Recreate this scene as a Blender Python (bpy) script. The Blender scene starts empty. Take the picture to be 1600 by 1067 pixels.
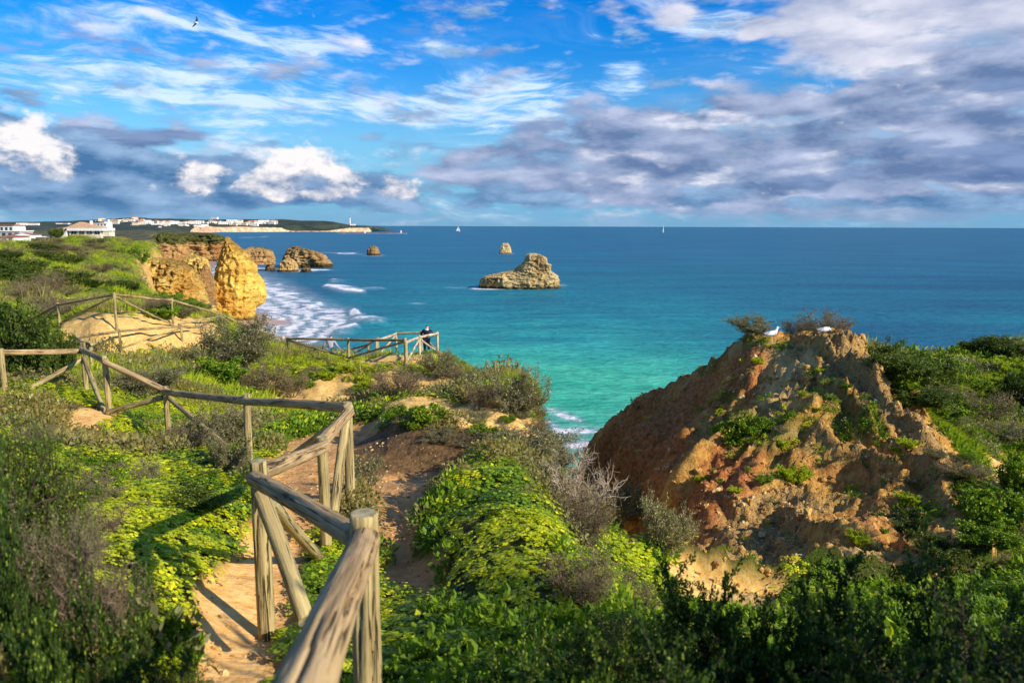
import bpy, bmesh, math, random
import numpy as np
from mathutils import Vector, Matrix, Euler
random.seed(7); RNG = np.random.default_rng(7)
SC = bpy.context.scene
COL = SC.collection
R = math.radians

# ------------------------------------------------------------------ camera
FPX = 1155.0            # focal length in pixels of a 1600 px wide frame
CAM_Z = 30.0
PITCH = math.atan(180/1155.0)
camd = bpy.data.cameras.new('camera'); cam = bpy.data.objects.new('camera', camd); COL.objects.link(cam)
camd.sensor_width = 36; camd.lens = 36*FPX/1600
camd.clip_start = 0.05; camd.clip_end = 200000
ROLL = R(0.2)
cam.matrix_world = Matrix.Translation((0, 0, CAM_Z)) @ Matrix.Rotation(math.pi/2-PITCH, 4, 'X') @ Matrix.Rotation(ROLL, 4, 'Z')
camd.dof.use_dof = True; camd.dof.focus_distance = 13.0; camd.dof.aperture_fstop = 2.6
SC.camera = cam
CR = np.array(cam.matrix_world.to_3x3())

def W(px, py, d):
    """world point seen at pixel (px,py) of the 1600x1067 frame, at forward distance y=d"""
    v = CR @ np.array([(px-800)/FPX, (533.5-py)/FPX, -1.0])
    t = d/v[1]
    return np.array([v[0]*t, d, CAM_Z+v[2]*t])
def sea(px, py, z=0.0):
    v = CR @ np.array([(px-800)/FPX, (533.5-py)/FPX, -1.0])
    t = (z-CAM_Z)/v[2]
    return np.array([v[0]*t, v[1]*t, z])
def pix(p):
    """(N,3) world -> pixel coordinates"""
    q = (np.asarray(p)-np.array([0, 0, CAM_Z])) @ CR
    w = np.where(q[..., 2] < -1e-3, -q[..., 2], 1e-3)
    return 800+FPX*q[..., 0]/w, 533.5-FPX*q[..., 1]/w

# ------------------------------------------------------------------ node helper
class S:
    """a node socket with arithmetic"""
    def __init__(s, nt, sock): s.nt = nt; s.k = sock
    def _m(s, op, *a, clamp=False):
        n = s.nt.nodes.new('ShaderNodeMath'); n.operation = op; n.use_clamp = clamp
        for i, x in enumerate((s,)+a):
            if isinstance(x, S): s.nt.links.new(x.k, n.inputs[i])
            else: n.inputs[i].default_value = x
        return S(s.nt, n.outputs[0])
    def __add__(s, o): return s._m('ADD', o)
    __radd__ = __add__
    def __mul__(s, o): return s._m('MULTIPLY', o)
    __rmul__ = __mul__
    def __sub__(s, o): return s._m('SUBTRACT', o)
    def __rsub__(s, o): return (s*-1.0)+o
    def __truediv__(s, o): return s._m('DIVIDE', o)
    def clamp(s): return s._m('ADD', 0.0, clamp=True)
    def max(s, o): return s._m('MAXIMUM', o)
    def min(s, o): return s._m('MINIMUM', o)
    def pow(s, o): return s._m('POWER', o)
    def step(s, a, b):
        n = s.nt.nodes.new('ShaderNodeMapRange'); n.interpolation_type = 'SMOOTHSTEP'
        s.nt.links.new(s.k, n.inputs[0]); n.inputs[1].default_value = a; n.inputs[2].default_value = b
        return S(s.nt, n.outputs[0])
class NT:
    def __init__(s, nt): s.nt = nt; nt.nodes.clear()
    def new(s, t, **kw):
        n = s.nt.nodes.new(t)
        for k, v in kw.items(): setattr(n, k, v)
        return n
    def out(s, n, i=0): return S(s.nt, n.outputs[i])
    def put(s, v, sock):
        if isinstance(v, S): s.nt.links.new(v.k, sock)
        elif v is not None:
            if sock.type == 'RGBA' and len(v) == 3: v = (*v, 1)
            sock.default_value = v
    def noise(s, vec, scale, detail=4, rough=.5, dist=0.0, dim='3D', lac=2.0):
        n = s.new('ShaderNodeTexNoise', noise_dimensions=dim)
        s.put(vec, n.inputs['Vector']); n.inputs['Scale'].default_value = scale; n.inputs['Detail'].default_value = detail
        n.inputs['Roughness'].default_value = rough; n.inputs['Distortion'].default_value = dist; n.inputs['Lacunarity'].default_value = lac
        return S(s.nt, n.outputs[0])
    def noisec(s, *a, **k):
        v = s.noise(*a, **k); return S(s.nt, v.k.node.outputs[1])
    def voro(s, vec, scale, feature='F1', rnd=1.0):
        n = s.new('ShaderNodeTexVoronoi', feature=feature); s.put(vec, n.inputs['Vector']); n.inputs['Scale'].default_value = scale
        n.inputs['Randomness'].default_value = rnd
        return S(s.nt, n.outputs[0])
    def xyz(s, x, y, z):
        n = s.new('ShaderNodeCombineXYZ')
        for i, v in enumerate((x, y, z)): s.put(v, n.inputs[i])
        return S(s.nt, n.outputs[0])
    def sep(s, v):
        n = s.new('ShaderNodeSeparateXYZ'); s.put(v, n.inputs[0]); return [S(s.nt, n.outputs[i]) for i in range(3)]
    def mix(s, f, a, b, mode='MIX'):
        n = s.new('ShaderNodeMix', data_type='RGBA', blend_type=mode); s.put(f, n.inputs[0]); s.put(a, n.inputs[6]); s.put(b, n.inputs[7])
        return S(s.nt, n.outputs[2])
    def attr(s, name):
        n = s.new('ShaderNodeAttribute', attribute_name=name); return S(s.nt, n.outputs[2])
    def coord(s, which='Object'):
        n = s.new('ShaderNodeTexCoord'); return S(s.nt, n.outputs[which])
    def pos(s):
        n = s.new('ShaderNodeNewGeometry'); return S(s.nt, n.outputs['Position'])
    def nrm(s):
        n = s.new('ShaderNodeNewGeometry'); return S(s.nt, n.outputs['Normal'])
    def mapv(s, v, scale=(1, 1, 1), rot=(0, 0, 0), loc=(0, 0, 0)):
        n = s.new('ShaderNodeMapping'); s.put(v, n.inputs[0]); n.inputs[1].default_value = loc; n.inputs[2].default_value = rot; n.inputs[3].default_value = scale
        return S(s.nt, n.outputs[0])
    def bump(s, h, strength=.5, dist=.1, normal=None):
        n = s.new('ShaderNodeBump'); s.put(h, n.inputs['Height']); n.inputs['Strength'].default_value = strength; n.inputs['Distance'].default_value = dist
        if normal: s.put(normal, n.inputs['Normal'])
        return S(s.nt, n.outputs[0])

# ------------------------------------------------------------------ world: sky and clouds
SUN_AZ, SUN_EL = R(120), R(29)
world = bpy.data.worlds.new('World'); SC.world = world; world.use_nodes = True
def build_world():
    T = NT(world.node_tree); nt = T.nt
    out = T.new('ShaderNodeOutputWorld'); bg = T.new('ShaderNodeBackground'); nt.links.new(bg.outputs[0], out.inputs[0])
    sky = T.new('ShaderNodeTexSky', sky_type='NISHITA', sun_disc=False, sun_elevation=SUN_EL, sun_rotation=SUN_AZ,
                altitude=0, air_density=1.0, dust_density=0.4, ozone_density=3.0)
    hs = T.new('ShaderNodeHueSaturation'); nt.links.new(sky.outputs[0], hs.inputs['Color'])
    hs.inputs['Saturation'].default_value = 1.30; hs.inputs['Value'].default_value = 1.0; hs.inputs['Hue'].default_value = .507
    d = T.coord('Generated'); x, y, z = T.sep(d)
    az = x._m('ARCTAN2', y)*(180/math.pi)
    el = z._m('ARCSINE')*(180/math.pi)
    # deeper blue with height, as a polarised sky
    g = el.step(2.0, 16.0)
    mul = T.mix(g, (.86, 1.0, 1.02, 1), (.02, .84, 1.30, 1))
    base = T.mix(1.0, S(nt, hs.outputs[0]), mul, 'MULTIPLY')
    base = T.mix(1.0, base, (.10, .10, .10, 1), 'MULTIPLY')          # strength of the clear sky: 0.10
    def ang(px, py):
        v = CR @ np.array([(px-800)/FPX, (533.5-py)/FPX, -1.0]); v /= np.linalg.norm(v)
        return math.degrees(math.atan2(v[0], v[1])), math.degrees(math.asin(v[2]))
    def blob(px, py, rx, ry, amp=1.0):
        a, e = ang(px, py); ax = rx/20.2; ey = ry/20.2
        u = (az-a)*(1/ax); v = (el-e)*(1/ey)
        return (1.0-(u*u+v*v)).max(0.0)._m('MINIMUM', 1.0)*amp
    def blobs(L):
        r = None
        for b in L:
            q = blob(*b); r = q if r is None else r+q
        return r
    base = T.mix((1.0-el.step(1.0, 9.0))*.75, base, (.04, .30, .60, 1))
    base = T.mix((1.0-el.step(-2.0, 3.4))*.75, base, (.12, .28, .44, 1))
    # ---- high streaks (cirrus), warped
    wob = T.noise(T.xyz(az*.06, el*.16, 3.0), 1.0, 2, .5)
    v1 = T.xyz(az*.075, (el+az*.10+wob*9.0)*.42, 1.7)
    n1 = T.noise(v1, 1.0, 9, .60, .5)
    v1b = T.xyz(az*.26, (el+az*.05+wob*5.0)*1.25, 8.3)
    n1b = T.noise(v1b, 1.0, 8, .62, .3)
    cov = blobs([(130, 110, 200, 14, .2), (330, 155, 240, 10, .22), (60, 30, 130, 50, .20), (160, 80, 160, 40, .16), (250, 15, 150, 24, .20), (400, 60, 260, 34, .30), (460, 95, 210, 34, .22), (290, 120, 330, 40, .14), (760, 165, 200, 55, .30), (840, 140, 90, 40, .2), (330, 160, 420, 34, .12), (980, 125, 60, 34, .40), (440, 205, 160, 40, .18),
                 (700, 175, 250, 22, .18), (120, 130, 260, 40, .12), (1110, 45, 90, 26, .22), (850, 100, 60, 12, .25), (690, 75, 30, 18, .28), (440, 10, 30, 12, .2), (850, 15, 120, 16, .14), (540, 190, 500, 70, .08)])
    clear = blobs([(760, 20, 200, 50, .3), (1080, 115, 90, 40, .2), (560, 215, 200, 22, .12), (250, 70, 160, 26, .12), (60, 85, 120, 24, .10), (620, 50, 60, 40, .1), (640, 130, 50, 20, .1)])
    ci = ((n1*.5+n1b*.5)+cov*.62-clear).step(.545, .78)
    ci = (ci*.80+ (n1.step(.42, .7))*.16*(1.0-clear.clamp()*3.0).clamp())
    cicol = T.mix(n1b.step(.35, .62), (.16, .42, .74, 1), (.60, .72, .86, 1))
    c = T.mix(ci.clamp(), base, cicol)
    # ---- lower cloud decks: puffy noise, lit from the upper right
    def deck(c, L, sx, sy, seed, lo, hi, dark, light, k=.75, off=(1.2, .75), relief=2.6, det=8, rough=.52, base_=.42, con=1.9, vg=None):
        cv = blobs(L)
        p = T.xyz(az*sx, el*sy, seed)
        q = T.xyz((az+off[0])*sx, (el+off[1])*sy, seed)
        a = T.noise(p, 1.0, det, rough, .1); b = T.noise(q, 1.0, 6, rough, .1)
        dn = ((a-.5)*con+.5+cv*k).step(lo, hi)
        sh = (a-b)*relief+base_+(a-.5)*.9
        if vg: sh = sh+(el-vg[0])*vg[1]
        sh = sh.clamp()
        col = T.mix(sh, dark, light)
        return T.mix(dn, c, col), dn
    # top right veil of soft pale cloud
    c, _ = deck(c, [(1330, 40, 150, 62, .75), (1230, 10, 120, 40, .4), (1560, 60, 170, 90, .80), (1470, 20, 150, 60, .5), (1160, 45, 50, 22, .5), (1070, 35, 60, 26, .35)], .13, .34, 15.3, .62, .92, (.22, .28, .44, 1), (.66, .66, .74, 1), relief=1.8, base_=.5)
    # broad lilac-grey bank on the right
    c, _ = deck(c, [(1380, 235, 500, 112, .78), (1130, 255, 440, 80, .66), (1560, 190, 200, 130, .60), (900, 265, 260, 52, .45), (1000, 195, 200, 50, .25), (1590, 110, 60, 50, .5), (740, 255, 120, 30, .2)],
                .15, .42, 5.1, .58, .86, (.10, .165, .31, 1), (.37, .43, .60, 1), relief=2.3, base_=.42, rough=.56, con=1.7, det=11)
    # bright pieces in the bank
    c, _ = deck(c, [(1060, 272, 110, 22, .42), (1220, 278, 140, 22, .42), (1070, 190, 130, 18, .40), (1430, 145, 140, 16, .48), (1500, 160, 90, 18, .3), (1200, 190, 140, 18, .36), (1570, 292, 60, 16, .6), (1210, 148, 110, 16, .42), (1100, 315, 240, 12, .34), (860, 318, 60, 10, .3), (960, 245, 90, 14, .3), (1330, 250, 150, 20, .2), (1420, 315, 120, 8, .3)],
                .30, .85, 9.7, .62, 1.25, (.28, .36, .52, 1), (.66, .66, .74, 1), relief=2.4, base_=.5)
    # darker underside of the bank and wisps left of centre
    c, _ = deck(c, [(200, 203, 110, 20, .42), (240, 232, 80, 14, .45), (190, 228, 30, 10, .3), (1560, 235, 190, 90, .42), (1330, 290, 240, 22, .36), (980, 295, 220, 18, .30), (1590, 130, 60, 34, .4), (20, 235, 160, 40, .42), (100, 300, 200, 26, .3)], .16, .60, 2.2, .70, 1.0, (.075, .14, .29, 1), (.18, .26, .44, 1))
    # low grey-blue bank on the left and along the horizon
    c, _ = deck(c, [(60, 285, 330, 66, .65), (330, 285, 330, 44, .55), (620, 300, 260, 34, .34), (0, 205, 120, 60, .75), (1000, 305, 700, 22, .16), (1550, 320, 260, 18, .40), (820, 250, 130, 26, .25), (250, 320, 500, 22, .3), (1200, 318, 500, 16, .30), (820, 300, 160, 30, .2)],
                .18, .52, 12.9, .60, .90, (.055, .15, .31, 1), (.24, .37, .56, 1), relief=2.4, rough=.58, con=1.9, base_=.42, det=11)
    # bright cumulus heads
    c, _ = deck(c, [(476, 260, 96, 64, 1.2), (410, 282, 60, 36, .75), (566, 290, 66, 34, .62), (628, 297, 46, 26, .9), (278, 275, 64, 36, .8), (45, 215, 70, 80, .95), (480, 308, 70, 12, .7), (325, 268, 34, 24, .5), (120, 275, 80, 22, .35), (330, 300, 120, 16, .3)],
                .46, .72, 21.4, .80, 1.22, (.17, .24, .38, 1), (.74, .71, .72, 1), k=.62, off=(1.3, .9), relief=2.6, rough=.58, base_=.66, con=1.8, vg=(3.9, .17), det=11)
    # haze near the horizon
    c = T.mix((1.0-el.step(.0, 1.8))*.55, c, (.16, .32, .48, 1))
    nt.links.new(c.k, bg.inputs['Color']); bg.inputs['Strength'].default_value = 1.0
build_world()
world.cycles.sampling_method = 'MANUAL'; world.cycles.sample_map_resolution = 512

sund = bpy.data.lights.new('sun', 'SUN'); sun = bpy.data.objects.new('sun', sund); COL.objects.link(sun)
sund.energy = 5.0; sund.angle = R(.6); sund.color = (1.0, .88, .70)
sdir = Vector((math.sin(SUN_AZ)*math.cos(SUN_EL), math.cos(SUN_AZ)*math.cos(SUN_EL), math.sin(SUN_EL)))
sun.rotation_euler = sdir.to_track_quat('Z', 'Y').to_euler(); sun.location = (0, 0, 80)
SC.view_settings.view_transform = 'Standard'; SC.view_settings.look = 'None'
SC.view_settings.exposure = 0.45; SC.view_settings.gamma = 1
SC.render.engine = 'CYCLES'
SC.cycles.max_bounces = 5; SC.cycles.diffuse_bounces = 2; SC.cycles.glossy_bounces = 2; SC.cycles.transmission_bounces = 3
SC.cycles.use_denoising = True

# ------------------------------------------------------------------ numpy noise
def _h(i, j, k, s):
    n = (i*374761393 + j*668265263 + k*2147483647 + s*1274126177) & 0xFFFFFFFF
    n = ((n ^ (n >> 13))*1274126177) & 0xFFFFFFFF
    n = (n ^ (n >> 16))
    return (n & 0xFFFF)/65535.0
def vnoise(p, s=0):
    p = np.asarray(p, float); f = np.floor(p); t = p-f; t = t*t*(3-2*t); f = f.astype(np.int64)
    i, j, k = f[:, 0], f[:, 1], f[:, 2]; a, b, c = t[:, 0], t[:, 1], t[:, 2]
    r = 0
    for di in (0, 1):
        wa = a if di else 1-a
        for dj in (0, 1):
            wb = b if dj else 1-b
            for dk in (0, 1):
                wc = c if dk else 1-c
                r = r+_h(i+di, j+dj, k+dk, s)*wa*wb*wc
    return r*2-1
def fbm(p, oct=4, gain=.5, s=0, ridged=False):
    a = 1; r = 0; p = np.asarray(p, float).copy()
    for o in range(oct):
        n = vnoise(p, s+o*17)
        if ridged: n = 1-2*np.abs(n)
        r = r+a*n; a *= gain; p = p*2.03+np.array([13.7, 7.1, 3.3])
    return r

# ------------------------------------------------------------------ object helpers
def tag(o, label=None, cat=None, group=None, kind=None):
    if label: o['label'] = label
    if cat: o['category'] = cat
    if group: o['group'] = group
    if kind: o['kind'] = kind
    return o
def link(name, me, parent=None, mat=None, loc=None):
    o = bpy.data.objects.new(name, me); COL.objects.link(o)
    if mat and not me.materials: me.materials.append(mat)
    if parent: o.parent = parent
    if loc is not None: o.location = loc
    return o
def empty(name, loc=(0, 0, 0), rz=0):
    o = bpy.data.objects.new(name, None); COL.objects.link(o); o.location = loc; o.rotation_euler = (0, 0, rz); o.empty_display_size = .2
    return o
def npmesh(name, V, F, smooth=True, attrs=None, mats=(), mi=None):
    """F: (n,3) or (n,4) int array"""
    V = np.asarray(V, np.float32); F = np.asarray(F, np.int32)
    me = bpy.data.meshes.new(name); n, k = F.shape
    me.vertices.add(len(V)); me.vertices.foreach_set('co', V.ravel())
    me.loops.add(n*k); me.loops.foreach_set('vertex_index', F.ravel())
    me.polygons.add(n); me.polygons.foreach_set('loop_start', np.arange(0, n*k, k, dtype=np.int32))
    if attrs:
        for a, v in attrs.items():
            at = me.attributes.new(a, 'FLOAT', 'POINT'); at.data.foreach_set('value', np.asarray(v, np.float32))
    for m in mats: me.materials.append(m)
    if mi is not None: me.polygons.foreach_set('material_index', np.asarray(mi, np.int32))
    me.update(calc_edges=True)
    if smooth: me.polygons.foreach_set('use_smooth', np.ones(n, bool))
    return me
class MB:
    """collects convex pieces into one mesh"""
    def __init__(s): s.v = []; s.f = []
    def add(s, v, f):
        b = len(s.v); s.v += [tuple(q) for q in v]; s.f += [tuple(i+b for i in q) for q in f]; return s
    def box(s, c, size, rz=0, taper=1.0):
        cx, cy, cz = c; a, b, h = (q/2 for q in size); v = []
        for z, k in ((-h, 1), (h, taper)):
            for x, y in ((-a, -b), (a, -b), (a, b), (-a, b)):
                x *= k; y *= k
                v.append((cx+x*math.cos(rz)-y*math.sin(rz), cy+x*math.sin(rz)+y*math.cos(rz), cz+z))
        return s.add(v, [(3, 2, 1, 0), (4, 5, 6, 7), (0, 1, 5, 4), (1, 2, 6, 5), (2, 3, 7, 6), (3, 0, 4, 7)])
    def cyl(s, p0, p1, r0, r1=None, n=10):
        r1 = r0 if r1 is None else r1
        p0 = Vector(p0); p1 = Vector(p1); ax = (p1-p0).normalized(); q = ax.to_track_quat('Z', 'Y')
        v = []
        for p, r in ((p0, r0), (p1, r1)):
            for i in range(n):
                a = 2*math.pi*i/n; v.append(p+q@Vector((r*math.cos(a), r*math.sin(a), 0)))
        f = [(i, (i+1) % n, n+(i+1) % n, n+i) for i in range(n)]+[tuple(range(n-1, -1, -1)), tuple(range(n, 2*n))]
        return s.add(v, f)
    def mesh(s, name, mat=None, smooth=False):
        me = bpy.data.meshes.new(name); me.from_pydata(s.v, [], s.f); me.update()
        if mat: me.materials.append(mat)
        if smooth: me.polygons.foreach_set('use_smooth', [True]*len(me.polygons))
        return me
    def build(s, name, mat, parent=None, smooth=False, loc=None):
        return link(name, s.mesh(name, mat, smooth), parent, loc=loc)
def mat(name):
    m = bpy.data.materials.new(name); m.use_nodes = True
    T = NT(m.node_tree); out = T.new('ShaderNodeOutputMaterial'); b = T.new('ShaderNodeBsdfPrincipled')
    T.nt.links.new(b.outputs[0], out.inputs[0]); T.b = b; T.o = out; b.inputs['Roughness'].default_value = .85
    b.inputs['Specular IOR Level'].default_value = .25
    return m, T
def simple(name, col, rough=.8, var=.15, scale=3.0, spec=.25):
    m, T = mat(name)
    n = T.noise(T.coord(), scale, 5, .6)
    d = tuple(c*(1-var*2) for c in col); l = tuple(min(1, c*(1+var)) for c in col)
    c = T.mix(n.step(.3, .7), d, l); T.put(c, T.b.inputs['Base Color']); T.b.inputs['Roughness'].default_value = rough
    T.b.inputs['Specular IOR Level'].default_value = spec
    return m
# ------------------------------------------------------------------ terrain height field
APEX = 4.0
# control points: pixel x, pixel y, forward distance
CTL = """
285 1067 3.6|350 1000 4.4|412 985 4.8|370 900 5.6|400 850 6.6|340 870 6.0|440 1067 3.9|567 1200 3.1|300 950 4.6|475 960 5.2
510 850 7.2|547 780 8.6|450 740 11|390 718 11.4|440 690 13|265 695 14|167 648 14.3|135 612 17|3 612 15|120 665 13.4|60 700 11
300 820 6.6|350 780 7.8|230 820 6.0|330 740 9.8|200 740 9.0|120 800 6.4|60 900 4.2|150 1000 3.4|230 1060 3.1|0 1067 2.6|0 800 4.6|0 700 7
620 780 9.2|600 720 12|650 870 7.3|640 925 6.2|590 860 7.4|560 745 10.5|700 1000 4.6|620 1067 3.7|800 1060 3.4|720 930 5.6
655 830 8.0|660 790 8.6|700 750 10|750 727 10.6|800 740 9.9|800 800 7.9|740 800 8.3|830 850 6.8|880 950 4.9|760 900 6.0|860 780 9.6|885 860 7.5
640 742 11.6|700 735 11.6|560 690 14.5|600 668 14.2|660 672 12.9|720 672 13.2|640 640 15.2|700 650 15.2|780 665 15|860 690 15.5|830 650 18|760 625 20.5|680 625 19|600 628 18.5
830 720 13|870 730 12.6|890 790 11.6|930 830 10.6|960 850 10|1000 870 9.8|1040 860 10.6|1080 900 10.6|950 900 8.4|1000 950 7|1050 1000 5.4|900 1060 3.6|1080 940 9.0
450 650 22|380 650 21|500 655 24|560 645 27|620 635 26|690 628 24|300 640 20|220 640 18|430 625 29|550 618 30|650 606 31|720 600 30
430 600 32|550 578 33|650 578 33|720 590 31.5|480 574 33|400 580 33|350 575 31|300 600 25|250 600 22|330 560 34|200 590 24|120 590 22|60 600 20
450 557 37|545 563 36|633 570 32.3|600 560 37|683 553 38.5|655 557 41|617 561 39|720 565 37|760 590 31.5|800 612 27|850 625 23|500 566 44|520 569 45|570 566 42|491 568 44
400 545 40|340 540 40|283 541 37.2|185 553 32.4|240 552 35|130 560 29|110 545 32|150 530 33|90 509 35|178 497 33.6|150 505 33|220 503 35|268 501 38|345 509 42|375 522 43|420 538 43|250 520 37|190 520 34|60 520 36|300 520 40
330 500 47|300 488 55|250 485 60|200 478 70|120 485 60|60 480 58|0 480 52|0 430 80|60 440 80|120 430 95|180 430 120|205 420 150|120 400 135|60 400 115|0 395 100|40 382 140|100 374 200|170 372 215|200 378 215|215 395 190|-200 390 120|-200 480 50|0 388 175|50 384 215|-250 384 200|125 375 255|-100 383 255|0 384 258|-400 384 250|200 380 255|25 386 150|-700 390 200|-200 620 15|-300 800 4
-100 560 25|-60 520 34|30 560 27
1160 531 26|1200 529 25|1240 528 24.5|1290 524 24|1320 533 23.3|1350 572 22|1390 622 20|1440 692 18|1480 742 16.6|1502 778 15.6|1500 850 14.4
1120 562 27|1080 602 28|1030 642 29|985 667 30|940 697 31|922 706 31.5
985 705 33.5|1030 690 33|1080 650 32|940 750 34|1120 605 31|1160 565 29.5|1240 560 29|1320 565 27.5|1350 600 26|1180 640 22.4|1250 640 20.8|1320 690 18.6|1250 750 17.6|1150 700 19.6|1130 760 17.2|1075 790 16.8|1085 850 14.8|1200 820 16|1300 850 15|1400 820 15|1210 880 13.6|1240 580 22.8|1180 580 24|1380 730 17.6
1110 900 11.6|1180 920 11.4|1300 910 12.2|1400 900 12.6
1000 770 20|1045 730 21.5|985 740 24|950 745 27|1060 650 26.2|1100 620 25.6|1110 690 22.5|1060 700 23.4|1000 700 27
1350 548 32|1410 560 31|1470 562 35|1600 550 35|1700 545 36|1500 622 27|1580 690 22.5|1450 630 26|1400 590 28|1560 730 19.5|1545 800 15.8|1600 790 16|1560 870 12.8|1640 860 12.6|1700 700 22
1300 960 8|1500 960 8|1650 960 8|1500 1010 5|1300 1040 4.2|1100 1060 3.6|1600 1060 3.6|1700 1060 3.6|1480 900 12.4
"""
pts = []
for t in CTL.replace('\n', '|').split('|'):
    t = t.strip()
    if t:
        a, b, c = map(float, t.split()); pts.append(W(a, b, c))
# world-space controls: ground round the viewer, ravine floor (x, y, height relative to the camera)
for x, y, zr in [(0, 0, -1.9), (-3, 0, -1.7), (3, 0, -1.6), (0, -2.5, -1.6), (-4, -2.5, -1.3), (4, -2.5, -1.3), (0, 1.6, -2.1), (-1.5, 1.6, -2.0), (1.8, 1.6, -1.9), (6, 2, -2.3), (-6, 2, -1.6),
                 (1.9, 16.5, -9.5), (2.6, 19, -11.5), (3.2, 23, -15), (3.4, 28, -20), (2.6, 14, -7.6), (3.4, 16.5, -9.0), (3.5, 14.2, -7.3)]:
    pts.append(np.array([x, y, CAM_Z+zr]))
pts = np.array(pts)
def uv(x, y):
    Y = np.maximum(y+APEX, .5)
    return 1.9*x/Y, np.log(Y)*1.25
cu, cv = uv(pts[:, 0], pts[:, 1])
CC = .035
def _k(du, dv): return np.sqrt(du*du+dv*dv+CC*CC)
nP = len(pts)
A = np.zeros((nP+3, nP+3)); A[:nP, :nP] = _k(cu[:, None]-cu, cv[:, None]-cv)-np.eye(nP)*.006
Pm = np.stack([np.ones(nP), cu, cv], 1); A[:nP, nP:] = Pm; A[nP:, :nP] = Pm.T
# interpolate slope below the camera (z/y'), smoother in perspective than z
zz = (pts[:, 2]-CAM_Z)/(pts[:, 1]+APEX)
sol = np.linalg.solve(A, np.concatenate([zz, np.zeros(3)]))
def base_h(x, y):
    x = np.asarray(x, float); y = np.asarray(y, float); out = np.empty(x.shape)
    u, v = uv(x.ravel(), y.ravel()); r = np.empty(u.shape)
    for i in range(0, len(u), 20000):
        s = slice(i, i+20000)
        r[s] = _k(u[s, None]-cu, v[s, None]-cv) @ sol[:nP]+sol[nP]+sol[nP+1]*u[s]+sol[nP+2]*v[s]
    return CAM_Z+r.reshape(x.shape)*(y+APEX)

def poly_sd(px, py, poly):
    """signed distance to polygon, positive inside"""
    P = np.array(poly, float); Q = np.roll(P, -1, 0)
    d = np.full(px.shape, 1e9); ins = np.zeros(px.shape, bool)
    for (x0, y0), (x1, y1) in zip(P, Q):
        ex, ey = x1-x0, y1-y0; L = ex*ex+ey*ey+1e-12
        t = np.clip(((px-x0)*ex+(py-y0)*ey)/L, 0, 1)
        d = np.minimum(d, (px-x0-t*ex)**2+(py-y0-t*ey)**2)
        c = ((y0 > py) != (y1 > py)) & (px < ex*(py-y0)/(ey+1e-12)+x0)
        ins ^= c
    d = np.sqrt(d); return np.where(ins, d, -d)
def sm(x, a, b):
    t = np.clip((x-a)/(b-a), 0, 1); return t*t*(3-2*t)

def WX(px, py, d): w = W(px, py, d); return (w[0], w[1])
LAND = [(-330, 262), WX(238, 392, 232), WX(208, 440, 170), WX(205, 470, 110), WX(285, 488, 66), WX(345, 500, 56), WX(380, 520, 47), WX(440, 552, 47), WX(500, 572, 50), WX(550, 565, 47),
        WX(650, 552, 43), WX(692, 556, 40.5), WX(745, 582, 33.5), WX(800, 606, 28.5), WX(856, 625, 23.5), WX(880, 688, 17), (1.7, 18), (2.2, 23), (3.0, 30), (3.6, 32.5),
        WX(926, 702, 32), WX(985, 667, 30.6), WX(1030, 642, 29.6), WX(1085, 600, 28.6), WX(1120, 560, 27.6), WX(1160, 533, 26.8), WX(1240, 528, 25.6), WX(1320, 533, 25), WX(1345, 550, 32.5), WX(1410, 560, 34), WX(1470, 562, 37.5),
        WX(1600, 550, 38), (60, 38), (60, -8), (-90, -8), (-330, 40)]
def height(x, y):
    h = base_h(x, y)
    sd = poly_sd(x, y, LAND)
    q = np.stack([x.ravel(), y.ravel(), np.zeros(x.size)], 1)
    n = fbm(q*.9, 4, .5, 3).reshape(x.shape); n2 = fbm(q*.12, 3, .5, 9).reshape(x.shape)
    far = np.clip((y-40)/60, 0, 1)
    h = h+n*.07*(1-far)*np.clip(y/8, .3, 1)+n2*.9*far
    out = np.maximum(-sd+n2*.5, 0)
    wid = 4.0+y*.03
    t = sm(out, 0, wid); h = h*(1-t)+(-3)*t
    return h
# ------------------------------------------------------------------ terrain grid
NU, NV = 660, 780
gu = np.linspace(-1.15, 1.15, NU); gv = np.linspace(math.log(1.1), math.log(266), NV)
GU, GV = np.meshgrid(gu, gv)
GY = np.exp(GV)-APEX; GX = GU*(GY+APEX)
GH0 = height(GX, GY)
GPX, GPY = pix(np.stack([GX, GY, GH0], -1))
GPY = np.where(GY < .5, 2000, GPY)
qn = np.stack([GX.ravel(), GY.ravel(), np.zeros(GX.size)], 1)
edge_n = fbm(qn*np.array([1.6, 1.6, 1]), 4, .55, 31).reshape(GX.shape)
def pmask(poly, d0, d1, soft=8, rag=10):
    s = poly_sd(GPX, GPY, poly)+edge_n*rag
    return sm(s, -soft, soft)*((GY > d0) & (GY < d1))
def anyof(*m):
    r = m[0]
    for q in m[1:]: r = np.maximum(r, q)
    return r
M_peak = pmask([(905, 712), (985, 655), (1085, 592), (1120, 548), (1150, 510), (1330, 510), (1350, 545), (1400, 610), (1475, 690), (1545, 765), (1550, 860), (1550, 960), (1040, 1010), (1050, 870), (1040, 800), (960, 770)], 11.2, 34, 6, 5)
M_peak = np.maximum(M_peak, ((GX > 1.0) & (GY > 16) & (GY < 34) & (GPX < 1350) & (GX > 1.2+(GY-16)*.03)).astype(float))
M_path = anyof(pmask([(270, 1200), (295, 960), (330, 885), (385, 845), (400, 800), (470, 800), (480, 900), (440, 1000), (430, 1200)], 1.5, 8),
               pmask([(400, 800), (400, 735), (440, 690), (560, 655), (600, 650), (610, 700), (560, 760), (520, 800), (470, 850)], 6, 16),
               pmask([(545, 745), (620, 700), (730, 730), (690, 760), (655, 800), (652, 850), (700, 900), (690, 935), (640, 935), (600, 900), (585, 840), (560, 780)], 5, 14),
               pmask([(75, 645), (190, 636), (185, 660), (140, 690), (95, 680)], 8, 20))
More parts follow.
